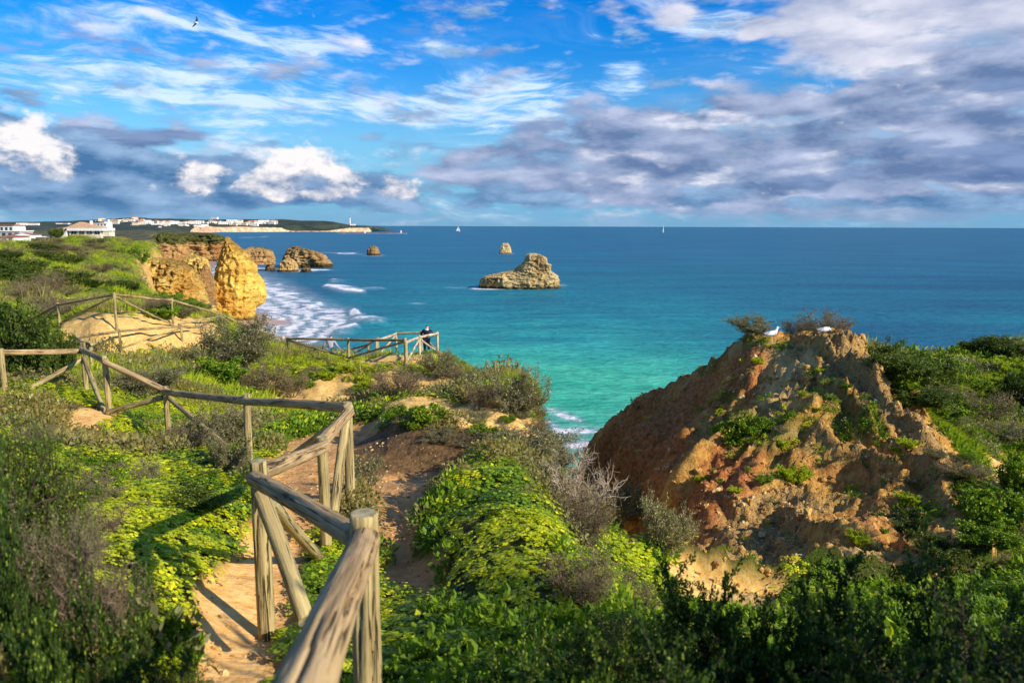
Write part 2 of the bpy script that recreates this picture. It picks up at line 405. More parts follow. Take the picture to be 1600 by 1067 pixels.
M_sand = anyof(pmask([(95, 500), (150, 490), (240, 488), (330, 500), (350, 530), (310, 552), (200, 556), (110, 556), (88, 530)], 24, 50, 5, 5),
               pmask([(425, 600), (500, 586), (720, 588), (740, 612), (640, 650), (420, 650)], 22, 34, 4, 9),
               pmask([(590, 640), (640, 622), (700, 628), (790, 640), (880, 668), (880, 700), (760, 700), (700, 668), (620, 672)], 13, 22, 5, 9),
               pmask([(520, 566), (600, 560), (690, 553), (700, 560), (640, 574), (550, 574)], 32, 50, 3, 4),
               pmask([(1030, 880), (1075, 830), (1110, 870), (1200, 890), (1240, 960), (1060, 980)], 8, 16, 6, 6),
               pmask([(930, 800), (960, 800), (1020, 860), (980, 870)], 9, 13, 5, 6),
               pmask([(1530, 700), (1600, 715), (1620, 760), (1600, 800), (1540, 790)], 13, 28, 6, 16),
               ((GX > 1.4) & (GX < 4.5) & (GY > 13.3) & (GY < 34) & (GPX < 1000)).astype(float))
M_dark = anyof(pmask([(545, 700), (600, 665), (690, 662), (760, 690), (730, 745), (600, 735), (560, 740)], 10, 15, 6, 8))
M_sand = M_sand*(1-M_peak)
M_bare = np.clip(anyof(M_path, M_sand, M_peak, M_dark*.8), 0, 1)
M_green = (1-M_bare)
M_scrub = sm(fbm(qn*.22, 3, .55, 77).reshape(GX.shape)+.1*edge_n, .0, .5)*(GY > 13)*np.where(GY > 50, .55, 1)         # browner patches
# fine relief: gullies and lumps on bare ground and on the peak
rid = fbm(qn*np.array([.55, .40, 1]), 5, .52, 51, ridged=True).reshape(GX.shape)
lump = fbm(qn*2.6, 4, .6, 57).reshape(GX.shape)
_sx, _sy = 9.6, 25.5                      # summit in plan: gullies run down from it
_ph = np.arctan2(GX-_sx, _sy-GY); _r = np.hypot(GX-_sx, GY-_sy)
_wb = fbm(qn*.35, 3, .5, 53).reshape(GX.shape)
_p = _ph*4.2+_wb*.9
gul = fbm(np.stack([_p.ravel(), _r.ravel()*.10, 0*_r.ravel()], 1), 4, .55, 54, ridged=True).reshape(GX.shape)*np.clip(_r/5, .25, 1)
_zz = GH0+_wb*.9
ter = (np.sin(_zz*2*math.pi/1.9)+.5*np.sin(_zz*2*math.pi/.83+1.3))*sm(fbm(qn*.5+9, 3, .5, 55).reshape(GX.shape), -.2, .35)
crumb = np.abs(fbm(qn*4.2, 3, .6, 58).reshape(GX.shape))
GH = GH0 + M_peak*(gul*.50+rid*.06+lump*.04+ter*.15+crumb*.12-.15) + M_sand*(1-M_peak)*(lump*.06+rid*.07*(GY > 13)+crumb*.08*(GY > 20)) + M_path*edge_n*.02 - M_path*.05 + M_green*(1-M_path)*(edge_n*.04+.02)*np.clip(GY/6, 0, 1)
GH = np.where(GH0 < 1.0, GH0, GH)
# clover mound: rounded swelling
_pm = pmask([(650, 830), (700, 760), (745, 722), (800, 720), (850, 770), (880, 850), (910, 960), (820, 960), (720, 920), (660, 870)], 4, 12, 26, 0)
GH = GH+_pm*(.14+.05*edge_n+.05*rid*(GY < 14))

def terrain_h(x, y):
    x = np.asarray(x, float); y = np.asarray(y, float)
    Y = np.maximum(y+APEX, 1.11); a = (x/Y-gu[0])/(gu[1]-gu[0]); b = (np.log(Y)-gv[0])/(gv[1]-gv[0])
    a = np.clip(a, 0, NU-1.001); b = np.clip(b, 0, NV-1.001); i = a.astype(int); j = b.astype(int); a = a-i; b = b-j
    return GH[j, i]*(1-a)*(1-b)+GH[j, i+1]*a*(1-b)+GH[j+1, i]*(1-a)*b+GH[j+1, i+1]*a*b
def gridval(M, x, y):
    Y = np.maximum(y+APEX, 1.11); a = (x/Y-gu[0])/(gu[1]-gu[0]); b = (np.log(Y)-gv[0])/(gv[1]-gv[0])
    i = np.clip(a, 0, NU-1).astype(int); j = np.clip(b, 0, NV-1).astype(int); return M[j, i]
_ds = np.exp(np.linspace(math.log(1.0), math.log(255), 1500))
def ground(px, py):
    """first terrain point on the ray through a pixel"""
    v = CR @ np.array([(px-800)/FPX, (533.5-py)/FPX, -1.0]); v = v/v[1]
    X = v[0]*_ds; Z = CAM_Z+v[2]*_ds; H = terrain_h(X, _ds)
    k = np.nonzero(Z < H)[0]
    if len(k) == 0: return None
    k = k[0]; return np.array([X[k], _ds[k], H[k]])

# ------------------------------------------------------------------ terrain materials
def earth_mat(name, rock=False):
    m, T = mat(name); P = T.pos(); b = T.b
    px, py, pz = T.sep(P)
    nx, ny, nz = T.sep(T.nrm())
    n1 = T.noise(P, .9, 8, .62); n2 = T.noise(P, 7.0, 8, .65); n3 = T.noise(P, .25, 5, .55); n4 = T.noise(P, 38.0, 5, .6)
    if rock:
        warp = T.noise(P, .5, 4, .55)
        st = T.noise(T.xyz(px*.18, py*.18, pz*1.5+warp*2.6), 1.0, 7, .6)
        ochre = T.mix(n2.step(.3, .72), (.42, .20, .038), (.76, .46, .12))
        pale = T.mix(n4.step(.3, .7), (.58, .37, .13), (.78, .55, .23))
        red = T.mix(n2.step(.3, .7), (.30, .095, .026), (.62, .24, .075))
        brown = T.mix(n2.step(.3, .7), (.22, .12, .034), (.46, .28, .09))
        c = T.mix(st.step(.50, .60)*n3.step(.35, .55), ochre, pale); c = T.mix((1.0-st.step(.36, .43))*.6, c, red)
        c = T.mix(n1.step(.50, .66)*.8, c, brown)
        c = T.mix(T.attr('red')*n3.step(.2, .5), c, red)
        rubble = T.mix(n4.step(.35, .65), (.24, .13, .040), (.60, .39, .14))
        c = T.mix(T.attr('rub'), c, rubble)
        moss = T.mix(n4.step(.3, .7), (.020, .035, .006), (.085, .115, .015))
        c = T.mix((T.attr('moss')*.8+n2*.7-.35).step(.45, .75)*.55, c, moss)
        T.put(c, b.inputs['Base Color'])
        vo = T.voro(P, 6.0)
        n5 = T.noise(P, 16.0, 6, .7); h = n1*.45+n2*.35+n5*.22+n4*.12+(vo*-.25)*(n1.step(.4, .6)+T.attr('rub'))+st*.5
        T.put(T.bump(h, .95, .28), b.inputs['Normal'])
    else:
        orange = T.mix(n2.step(.3, .7), (.70, .36, .10), (.88, .56, .22))
        redd = T.mix(n2.step(.3, .7), (.40, .20, .07), (.64, .36, .14))
        sand = T.mix(n2.step(.3, .75), (.52, .30, .08), (.82, .57, .21))
        soil = T.mix(n2.step(.3, .7), (.030, .022, .010), (.10, .065, .030))
        grassd = T.mix(n4.step(.3, .7), (.020, .040, .006), (.080, .120, .012))
        grassf = T.mix(n2.step(.35, .65), (.09, .14, .010), (.28, .36, .018))
        scrub = T.mix(n2.step(.3, .7), (.055, .045, .020), (.19, .15, .060))
        far = py.step(18.0, 34.0)
        g = T.mix(n1.step(.35, .6), soil, grassd); g = T.mix(far, g, T.mix(n1.step(.3, .65), grassd, grassf))
        g = T.mix(T.attr('scrub')*far*n1.step(.38, .55), g, scrub)
        p = T.mix(T.attr('redp')*.9, orange, redd)
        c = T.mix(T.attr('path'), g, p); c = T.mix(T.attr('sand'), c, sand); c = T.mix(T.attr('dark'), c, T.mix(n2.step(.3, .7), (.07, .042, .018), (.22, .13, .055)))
        steep = 1.0-nz.step(.45, .68)
        c = T.mix(steep*py.step(30.0, 60.0), c, T.mix(n1.step(.3, .7), (.42, .22, .06), (.70, .48, .17)))
        speck = T.voro(P, 30.0).step(.10, .16)
        c = T.mix((1.0-speck)*T.attr('path')*.35, c, (.60, .45, .30))
        T.put(c, b.inputs['Base Color'])
        vo = T.voro(P, 14.0)
        T.put(T.bump(n1*.5+n2*.3+n4*.10+vo*-.12, .8, .12), b.inputs['Normal'])
    b.inputs['Roughness'].default_value = .95; b.inputs['Specular IOR Level'].default_value = .12
    return m
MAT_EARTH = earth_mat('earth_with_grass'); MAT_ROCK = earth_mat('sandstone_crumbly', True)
A_red = anyof(pmask([(1040, 850), (1060, 790), (1130, 700), (1180, 730), (1190, 830), (1120, 880)], 10, 24, 12, 12), pmask([(905, 715), (985, 660), (1090, 590), (1150, 535), (1210, 540), (1180, 620), (1110, 660), (1060, 740), (1000, 800), (930, 780)], 14, 34, 10, 12)*.9)
A_rub = anyof(pmask([(1270, 520), (1330, 520), (1400, 620), (1520, 780), (1500, 880), (1450, 770), (1380, 690), (1300, 590)], 11, 30, 14, 14), pmask([(1130, 800), (1230, 780), (1290, 850), (1230, 900), (1140, 890)], 11, 22, 12, 14),
              pmask([(1060, 870), (1200, 880), (1300, 950), (1060, 990)], 9, 16, 10, 10))*M_peak
A_moss = anyof(pmask([(1120, 670), (1170, 655), (1260, 690), (1280, 745), (1180, 720), (1130, 700)], 12, 28, 10, 12), pmask([(1255, 590), (1300, 600), (1385, 680), (1395, 730), (1330, 710), (1270, 650)], 12, 28, 10, 12),
               pmask([(1070, 650), (1160, 610), (1150, 640), (1080, 680)], 16, 32, 8, 10)*.8, pmask([(1150, 525), (1230, 528), (1240, 545), (1160, 552)], 20, 34, 5, 5)*.9, pmask([(1380, 820), (1440, 800), (1470, 850), (1420, 880), (1370, 860)], 11, 20, 10, 10),
               pmask([(1080, 590), (1130, 545), (1150, 560), (1100, 600)], 20, 34, 5, 5))
ATT = dict(path=M_path, sand=M_sand, dark=M_dark, scrub=M_scrub, redp=sm(GPX, 400, 470)*1.0*(GY < 18), red=A_red, rub=A_rub, moss=A_moss)
def sub_terrain(name, sel, m):
    """faces of the grid where sel (per face) is true"""
    idx = np.arange(NU*NV).reshape(NV, NU)
    f = np.stack([idx[:-1, :-1], idx[:-1, 1:], idx[1:, 1:], idx[1:, :-1]], -1)[sel]
    used = np.unique(f); rm = np.full(NU*NV, -1); rm[used] = np.arange(len(used))
    V = np.stack([GX.ravel()[used], GY.ravel()[used], GH.ravel()[used]], 1)
    me = npmesh(name, V, rm[f], True, {k: v.ravel()[used] for k, v in ATT.items()}, (m,))
    return link(name, me)
fz = np.maximum.reduce([GH[:-1, :-1], GH[:-1, 1:], GH[1:, 1:], GH[1:, :-1]])
fpk = M_peak[:-1, :-1] > .5; fy = GY[:-1, :-1]; fpx = GPX[:-1, :-1]
above = fz > -1.2
peak = sub_terrain('sandstone_peak', above & fpk, MAT_ROCK)
tag(peak, 'steep crumbling ochre sandstone peak rising on the right with red earth on its shaded flank', 'cliff')
tag(sub_terrain('headland_ground', above & ~fpk & (fy < 52), MAT_EARTH), kind='structure')
tag(sub_terrain('hillside', above & ~fpk & (fy >= 52), MAT_EARTH), kind='structure')

# ------------------------------------------------------------------ sea
def build_sea():
    nu, nv = 330, 620
    u = np.linspace(-1.5, 1.5, nu); v = np.concatenate([np.linspace(math.log(20), math.log(1500), 560), np.linspace(math.log(1600), math.log(120000), 60)])
    U, V = np.meshgrid(u, v); Y = np.exp(V); X = U*Y; Z = np.zeros(X.shape)
    PX, PY = pix(np.stack([X, Y, Z], -1))
    q = np.stack([X.ravel(), Y.ravel(), Z.ravel()], 1)
    n = fbm(q*np.array([.012, .02, 1]), 4, .55, 91).reshape(X.shape); n5 = fbm(q*np.array([.05, .09, 1]), 4, .6, 95).reshape(X.shape)
    # turquoise shallows: bright along the cove below the headland and towards its right
    sh = sm(PY, 375, 590)*sm(PX, 380, 700)*(1-.85*sm(PX, 980, 1380))+n*.16*sm(PY, 380, 520)
    gr = sm(PY+n*34, 480, 610)*sm(PX, 560, 800)*(1-sm(PX, 1000, 1200))
    # surf in the bay on the left
    bay = poly_sd(PX+n5*9, PY+n5*5, [(300, 400), (340, 402), (420, 424), (455, 440), (520, 470), (560, 480), (560, 500), (540, 520), (470, 560), (300, 700), (250, 600)])
    lines = .5+.5*np.sin(bay*.42+n5*3.0+n*2)
    foam = sm(bay, -8, 20)*(.36+.30*lines)+.04
    def band(x0, y0, x1, y1, w, a):
        L = math.hypot(x1-x0, y1-y0); t = np.clip(((PX-x0)*(x1-x0)+(PY-y0)*(y1-y0))/L/L, 0, 1)
        d = np.hypot(PX-x0-t*(x1-x0), (PY-y0-t*(y1-y0))+n5*1.5)
        return a*np.exp(-(d/(w*(.55+.45*np.sin(t*3.14))))**2)
    cr = np.zeros(X.shape); 
    B = [(511, 448, 566, 456, 5, 1.1), (514, 441, 530, 439, 3.0, .8), (548, 484, 566, 500, 5, 1.2), (556, 498, 598, 501, 4.0, 1.1), (520, 517, 560, 508, 3.5, 1), (560, 452, 600, 451, 1.2, .6), (470, 478, 505, 476, 2.2, .5), (430, 452, 460, 450, 2.5, .6),
         (400, 500, 470, 488, 4, .5), (415, 470, 440, 490, 5, .7), (500, 530, 430, 545, 5, .8), (432, 424, 520, 421, 1.3, .9), (380, 418, 430, 420, 1.4, .9), (525, 396, 560, 396, 1.1, 1.0), (497, 394, 525, 395, .8, .6), (560, 397, 600, 398, .7, .5),
         (648, 473, 664, 474, 1.0, .8), (742, 450.5, 790, 450.5, 2.2, 1.1), (790, 450, 830, 446.5, 1.9, 1.1), (830, 446, 880, 444.5, 2.0, 1.1), (571, 398.5, 597, 398.5, 1.2, .9), (778, 396.5, 800, 396.5, 1.0, .8), (700, 448, 745, 449, 1.2, .4), (856, 636, 910, 655, 7, .85), (870, 672, 950, 668, 9, .95), (880, 692, 940, 690, 9, .95), (858, 655, 885, 690, 10, .8),
         (362, 400, 385, 402, 1.1, .6), (428, 412, 445, 410, 1.0, .7), (380, 371, 420, 371, .8, .5)]
    for b in B: foam = np.maximum(foam, band(*b)*(.75+.35*n5)); 
    for b in B[:7]: cr = np.maximum(cr, band(b[0], b[1], b[2], b[3], b[4]*1.6, 1))
    for px, py, r in ((880, 660, 20),): pass
    d = np.hypot(X, Y)
    Z = Z+cr*1.1+n5*.22*np.clip(1-d/600, 0, 1)*sm(d, 60, 160)
    # rollers running to the beach
    Z += .35*np.sin((X*.62-Y*.30)*.17+n*5)*sm(PX, 1300, 700)*sm(d, 700, 120)*np.clip(.6+n5, 0, 1)
    Z -= .25
    idx = np.arange(nu*nv).reshape(nv, nu); f = np.stack([idx[:-1, :-1], idx[:-1, 1:], idx[1:, 1:], idx[1:, :-1]], -1).reshape(-1, 4)
    m, T = mat('sea_water'); P = T.pos(); b = T.b
    x, y, z = T.sep(P)
    A = T.attr
    far = y.step(300, 3500)
    s1 = T.noise(T.xyz(x*.30, y*.75, 0.0), 1.0, 6, .62, .3); s2 = T.noise(T.xyz(x*.035, y*.12, 4.0), 1.0, 6, .6, .4); s3 = T.noise(T.xyz(x*.006, y*.030, 9.0), 1.0, 5, .6)
    deep = T.mix(s3.step(.35, .65), (.002, .085, .175), (.003, .130, .230))
    turq = T.mix(s2.step(.3, .7), (.003, .22, .27), (.010, .38, .38))
    green = T.mix(s2.step(.3, .7), (.02, .42, .25), (.10, .60, .38))
    c = T.mix(A('shal').clamp(), deep, turq); c = T.mix(A('green').clamp()*.85, c, green)
    lace = T.noise(T.xyz(x*.16, y*.34, 2.0), 1.0, 7, .68, .8)
    lace2 = T.noise(T.xyz(x*.7, y*1.2, 2.0), 1.0, 5, .65, .6)
    fm = (A('foam')+(lace-.5)*1.15+(lace2-.5)*.7).step(.47, .64)
    murk = (A('foam')*1.6).clamp()
    c = T.mix(murk*.75, c, (.36, .44, .52))
    c = T.mix(fm, c, (.80, .80, .84))
    c = T.mix(1.0, c, T.mix(s1.step(.3, .7), (.72, .78, .82, 1), (1.25, 1.2, 1.15, 1)), 'MULTIPLY')
    T.put(c, b.inputs['Base Color']); b.inputs['Roughness'].default_value = .9; b.inputs['Specular IOR Level'].default_value = 0
    w = s1*.75*(1.0-y.step(150, 900)*.6)+s2*1.1+s3*1.5
    bn = T.bump(w, 1.0, 1.6); T.put(bn, b.inputs['Normal'])
    gl = T.new('ShaderNodeBsdfGlossy'); gl.inputs['Roughness'].default_value = .22; T.put(bn, gl.inputs['Normal']); gl.inputs['Color'].default_value = (.8, .95, 1, 1)
    fr = T.new('ShaderNodeFresnel'); fr.inputs['IOR'].default_value = 1.33; T.put(bn, fr.inputs['Normal'])
    k = (S(T.nt, fr.outputs[0])*.40).min(.16)*(1.0-fm*.9)
    ms = T.new('ShaderNodeMixShader'); T.put(k, ms.inputs[0]); T.nt.links.new(b.outputs[0], ms.inputs[1]); T.nt.links.new(gl.outputs[0], ms.inputs[2]); T.nt.links.new(ms.outputs[0], T.o.inputs[0])
    me = npmesh('sea', np.stack([X.ravel(), Y.ravel(), Z.ravel()], 1), f, True, dict(foam=foam.ravel(), shal=sh.ravel(), green=gr.ravel()), (m,))
    tag(link('sea', me), kind='structure')
build_sea()
# ------------------------------------------------------------------ beach
def build_beach():
    m, T = mat('beach_sand'); P = T.pos(); x, y, z = T.sep(P)
    n = T.noise(P, .2, 5, .6)
    wet = 1.0-(z+n*.5).step(.15, 1.1)
    c = T.mix(wet, T.mix(n.step(.3, .7), (.60, .40, .22), (.74, .54, .32)), (.40, .27, .20)); T.put(c, T.b.inputs['Base Color'])
    T.put(1.0-wet*.6, T.b.inputs['Roughness'])
    shore = [(700, 418), (345, 412), (372, 440), (405, 478), (437, 492), (432, 502), (405, 512), (400, 540), (410, 620), (300, 760)]
    S_ = np.array([sea(a, b) for a, b in [(318, 401), (342, 404), (335, 420), (335, 450), (385, 484), (432, 489), (441, 495), (436, 503), (405, 512), (392, 530), (400, 570), (410, 640)]])[:, :2]
    inner = np.array([(-330, 700), (-330, 560), (-260, 420), (-200, 330), (-170, 260), (-150, 240), (-130, 215), (-120, 200), (-110, 190), (-100, 180), (-80, 150), (-60, 120)])
    rows = 24; V = []
    for k in range(len(S_)):
        for t in np.linspace(-.25, 1, rows):
            p = S_[k]*(1-t)+inner[k]*t
            V.append((p[0], p[1], -.36-.3*max(-t, 0)*4+2.8*max(t, 0)**.8))
    idx = np.arange(len(S_)*rows).reshape(len(S_), rows)
    f = np.stack([idx[:-1, :-1], idx[:-1, 1:], idx[1:, 1:], idx[1:, :-1]], -1).reshape(-1, 4)
    tag(link('beach', npmesh('beach', V, f, True, None, (m,))), kind='structure')
build_beach()
# ------------------------------------------------------------------ sea cliffs and stacks
def cliff_mat(name, lo, hi, red=(.42, .17, .05), top_green=0.0, top_z=1e9, band=1.0, sx=.12, sz=.5, tide=2.0):
    m, T = mat(name); P = T.pos(); x, y, z = T.sep(P); b = T.b; nx, ny, nz = T.sep(T.nrm())
    n1 = T.noise(P, sx, 7, .6); n2 = T.noise(P, sx*6, 7, .65)
    w = T.noise(P, sx*.8, 3, .5)
    st = T.noise(T.xyz(x*.03, y*.03, z*sz+w*1.2), 1.0, 6, .62)
    vert = T.noise(T.xyz(x*.55, y*.55, z*.05), 1.0, 5, .6)
    c = T.mix(n2.step(.3, .7), lo, hi)
    c = T.mix(st.step(.54, .66)*.28*band, c, tuple(q*.6 for q in lo))
    big = T.noise(P, sx*.45, 4, .55); c = T.mix(big.step(.50, .64)*.75, c, T.mix(n2.step(.3, .7), red, tuple(q*.6 for q in red)))
    c = T.mix(n1.step(.56, .68)*.6, c, tuple(q*.75 for q in red))
    c = T.mix(vert.step(.60, .70)*.45, c, tuple(q*.40 for q in lo))
    if top_green > 0:
        g = T.mix(n2.step(.35, .65), (.030, .040, .010), (.13, .13, .035))
        k = (nz+n2*.5-.25).step(.42, .70)*(z+n1*top_z*.2).step(top_z*.70, top_z*.95)*top_green
        if top_green >= 1: k = ((z+(n1-.5)*14+(n2-.5)*8).step(top_z*.74, top_z*.84))
        c = T.mix(k, c, g)
    dk = 1.0-(z+n2*1.2).step(tide*.7, tide*1.3)
    c = T.mix(dk*.85, c, (.055, .045, .028))
    T.put(c, b.inputs['Base Color']); b.inputs['Roughness'].default_value = .95; b.inputs['Specular IOR Level'].default_value = .1
    n3 = T.noise(P, sx*2.4, 6, .68)
    T.put(T.bump(n1*1.2+n2*.8+n3*1.2+st*.45+vert*.5, 1.0, 2.4), b.inputs['Normal'])
    return m
def rock_mesh(name, d, prof, m, depth=.8, sup=2.5, amp=.09, seed=1, naz=110, nz=90, lean=0.0, strat=.05, bottom=-2.5, freq=.16, top_flat=.4):
    """prof: (py, px_left, px_right) rows from the top down, at distance d"""
    Z = []; L = []; Rr = []
    for py, l, r in prof:
        a = W(l, py, d); b = W(r, py, d); Z.append((a[2]+b[2])/2); L.append(a[0]); Rr.append(b[0])
    Z.append(min(bottom, Z[-1]-2)); L.append(L[-1]-.6); Rr.append(Rr[-1]+.6)
    Z = np.array(Z); o = np.argsort(Z); Z = Z[o]; L = np.array(L)[o]; Rr = np.array(Rr)[o]
    zs = np.linspace(Z[0], Z[-1], nz); l = np.interp(zs, Z, L); r = np.interp(zs, Z, Rr)
    k = np.ones(3)/3
    cx = (l+r)/2; hw = np.maximum((r-l)/2, .05); W0 = (Rr-L).max()/2
    hy = np.maximum(depth*(W0*.45+hw*.55), .1)*np.clip((Z[-1]-zs)/(top_flat*8)+.12, 0, 1)**.5
    th = np.linspace(0, 2*math.pi, naz, endpoint=False); ct, st = np.cos(th), np.sin(th)
    sx = np.sign(ct)*np.abs(ct)**(2/sup); sy = np.sign(st)*np.abs(st)**(2/sup)
    X = cx[:, None]+hw[:, None]*sx; Y = d+hy[:, None]*sy+lean*(zs[:, None]-Z[0]); ZZ = np.repeat(zs[:, None], naz, 1)
    P = np.stack([X.ravel(), Y.ravel(), ZZ.ravel()], 1)
    f1 = fbm(P*freq, 5, .55, seed); f2 = fbm(P*np.array([freq*2.6, freq*2.6, freq*.5]), 4, .55, seed+5, ridged=True); f3 = fbm(np.stack([P[:, 0]*.04, P[:, 1]*.04, P[:, 2]*.8], 1), 4, .6, seed+9)
    f4 = fbm(np.stack([np.repeat(th[None], nz, 0).ravel()*3.2+seed, P[:, 2]*freq*.35, P[:, 2]*0], 1), 4, .6, seed+11, ridged=True)
    f5 = np.abs(fbm(P*freq*3.4, 4, .6, seed+15))
    A_ = (f1*amp*1.35+f2*amp*.35+f4*amp*.30-f5*amp*1.7+f3*strat*.7).reshape(X.shape)
    fade = np.clip((Z[-1]-zs)/max((Z[-1]-Z[0])*.08, .3), .15, 1)[:, None]
    X = X+(X-cx[:, None])*A_*fade*.9; Y = Y+sy*(W0*A_*1.2)*fade
    ZZ = ZZ+(fbm(P*freq*2.2, 4, .55, seed+3).reshape(X.shape))*W0*amp*.3*(1-np.clip((zs-Z[0])/1.0, 0, 1)*0)[:, None]*np.clip((zs-Z[0])/3, 0, 1)[:, None]
    V = np.stack([X.ravel(), Y.ravel(), ZZ.ravel()], 1).tolist()
    idx = np.arange(nz*naz).reshape(nz, naz); nx_ = np.roll(idx, -1, 1)
    F = np.stack([idx[:-1], nx_[:-1], nx_[1:], idx[1:]], -1).reshape(-1, 4).tolist()
    V.append([cx[-1], V[(nz-1)*naz][1]*.5+V[(nz-1)*naz+naz//2][1]*.5, zs[-1]+.1]); c = len(V)-1
    F += [[idx[-1, i], idx[-1, (i+1) % naz], c, c] for i in range(naz)]
    me = bpy.data.meshes.new(name)
    me.from_pydata(V, [], [f if f[2] != f[3] else f[:3] for f in F]); me.materials.append(m); me.update()
    me.polygons.foreach_set('use_smooth', [True]*len(me.polygons))
    return me
def rock(name, label, cat, d, prof, m, parent=None, group=None, **k):
    me = rock_mesh(name, d, prof, m, **k); c = np.array([W(prof[-1][1], prof[-1][0], d)[0]*.5+W(prof[-1][2], prof[-1][0], d)[0]*.5, d, 0])
    n = len(me.vertices); co = np.empty(n*3, np.float32); me.vertices.foreach_get('co', co); co = co.reshape(-1, 3)-c.astype(np.float32)
    me.vertices.foreach_set('co', co.ravel()); me.update()
    o = link(name, me, parent); o.location = c if parent is None else c-np.array(parent.location)
    if label: tag(o, label, cat, group)
    return o
Y1 = cliff_mat('yellow_cliff', (.74, .46, .09), (.95, .70, .24), (.66, .30, .05), .5, 19, sx=.10, sz=.5)
Y2 = cliff_mat('yellow_stack', (.74, .42, .06), (.94, .66, .16), (.62, .25, .04), .45, 24, sx=.07, sz=.25)
B1 = cliff_mat('bay_cliff', (.36, .20, .07), (.58, .37, .16), (.40, .17, .05), 1.0, 19, sx=.06, sz=.45)
I1 = cliff_mat('islet_rock', (.66, .47, .20), (.88, .70, .38), (.54, .35, .14), 0, 99, sx=.14, sz=.8, tide=1.7)
I2 = cliff_mat('dark_rock', (.24, .14, .06), (.46, .30, .14), (.28, .15, .06), .8, 12, sx=.10, sz=.5, tide=2.4)

tall = rock('sea_stack', 'tall yellow limestone stack standing alone on the beach edge', 'sea stack', 236,
     [(370, 353, 357), (374, 352, 360), (379, 351, 366), (386, 350, 373), (392, 348, 380), (400, 346, 388), (408, 343, 395), (415, 342, 399), (424, 340, 399), (432, 338, 398), (440, 336, 399), (450, 333, 400), (461, 332, 400), (470, 332, 399), (480, 333, 397), (487, 334, 396), (494, 337, 399), (500, 342, 401)],
     Y2, depth=.95, amp=.08, seed=3, nz=150, naz=170, freq=.13, sup=2.3)
rock('side_lobe', None, None, 241, [(427, 398, 403), (432, 395, 408), (440, 392, 412), (452, 390, 415), (464, 389, 415), (473, 390, 413), (477, 391, 407), (482, 391, 398), (500, 391, 396)], Y2, parent=tall, depth=.95, amp=.07, seed=5, nz=70, naz=90, freq=.16, sup=2.3)
rock('cliff_spur', 'broad yellow cliff spur descending from the green hillside to the beach', 'cliff', 192,
     [(403, 238, 248), (406, 230, 260), (411, 226, 276), (417, 223, 286), (424, 219, 294), (434, 212, 301), (444, 209, 307), (456, 207, 313), (468, 206, 320), (480, 208, 328), (494, 208, 334), (520, 205, 340)],
     Y1, depth=.75, amp=.085, seed=12, nz=120, naz=150, freq=.20, lean=.10, sup=2.1)
rock('cliff_pinnacle', 'pale notched pinnacle peeping over the yellow spur', 'cliff', 228,
     [(395, 297, 301), (398, 295, 303), (403, 290, 321), (409, 288, 325), (418, 288, 328), (435, 286, 330), (520, 284, 334)], Y1, depth=.7, amp=.12, seed=22, freq=.25)
rock('rock_fin', 'narrow leaning brown fin between spur and tall stack', 'rock', 214,
     [(413, 320, 323), (418, 317, 326), (428, 312, 328), (440, 309, 331), (455, 312, 334), (470, 317, 335), (482, 321, 336), (520, 318, 340)], cliff_mat('fin_rock', (.34, .17, .06), (.54, .32, .12), (.34, .14, .05)), depth=1.2, amp=.10, seed=31, freq=.22)
rock('orange_crag', 'orange crag with a pointed left tip under the shrubby cliff top', 'cliff', 300,
     [(371, 191, 194), (376, 190, 206), (381, 189, 213), (388, 187, 219), (400, 184, 223), (440, 180, 228)], cliff_mat('orange_rock', (.52, .25, .07), (.78, .45, .16), (.46, .17, .05)), depth=.8, amp=.10, seed=41, freq=.2)
rock('orange_crag', 'smaller orange crag right of the pointed one', 'cliff', 292,
     [(376, 226, 232), (381, 224, 237), (388, 223, 241), (400, 221, 243), (440, 218, 246)], cliff_mat('orange_rock_small', (.46, .22, .07), (.70, .40, .15), (.40, .15, .05)), depth=.9, amp=.12, seed=47, freq=.25)
for nm, lab, d, pr, sd in (
    ('bay_cliff', 'layered brown bay cliff with a knob of scrub on top, left half of the bay', 600, [(363, 256, 264), (366, 250, 274), (370, 242, 284), (378, 236, 290), (390, 236, 291), (402, 234, 293)], 51),
    ('bay_cliff', 'vertically creased bay cliff with green top, behind the pinnacle', 640, [(365, 290, 330), (368, 276, 345), (372, 268, 349), (378, 266, 350), (390, 268, 348), (402, 266, 352)], 55),
    ('bay_cliff', 'low flat ledge of tan rock at the foot of the bay cliffs', 655, [(390, 306, 345), (392, 303, 352), (398, 302, 354), (403, 300, 356)], 59)):
    rock(nm, lab, 'cliff', d, pr, B1, depth=.6, amp=.07, seed=sd, freq=.09, sup=3.2, nz=60)
ar = rock('arch_rock', 'brown rock with a dark arch at its foot, right behind the tall stack', 'sea stack', 500,
     [(386, 392, 408), (389, 386, 417), (393, 378, 422), (400, 376, 425), (405, 376, 426), (408, 380, 426)], B1, depth=.8, amp=.08, seed=63, freq=.10, sup=2.8, bottom=6.2, nz=50)
rock('arch_leg', None, None, 502, [(402, 414, 424), (409, 419, 427), (418, 416, 429)], I2, parent=ar, depth=1.3, amp=.10, seed=65, freq=.15, nz=40, naz=60)
rock('arch_leg', None, None, 506, [(400, 374, 392), (408, 374, 396), (420, 372, 400)], B1, parent=ar, depth=1.3, amp=.10, seed=66, freq=.15, nz=40, naz=60)
rock('sea_rock', 'largest brown rock off the bay, sloping down to the right', 'rock', 545,
     [(385, 456, 464), (387, 453, 470), (391, 450, 488), (396, 448, 500), (402, 447, 505), (407, 446, 512), (413, 447, 517), (419, 448, 516)], cliff_mat('sea_rock_tan', (.40, .25, .10), (.64, .44, .21), (.36, .19, .07), .5, 13, sx=.10, sz=.5, tide=3.0), depth=.6, amp=.09, seed=71, freq=.13, nz=80)
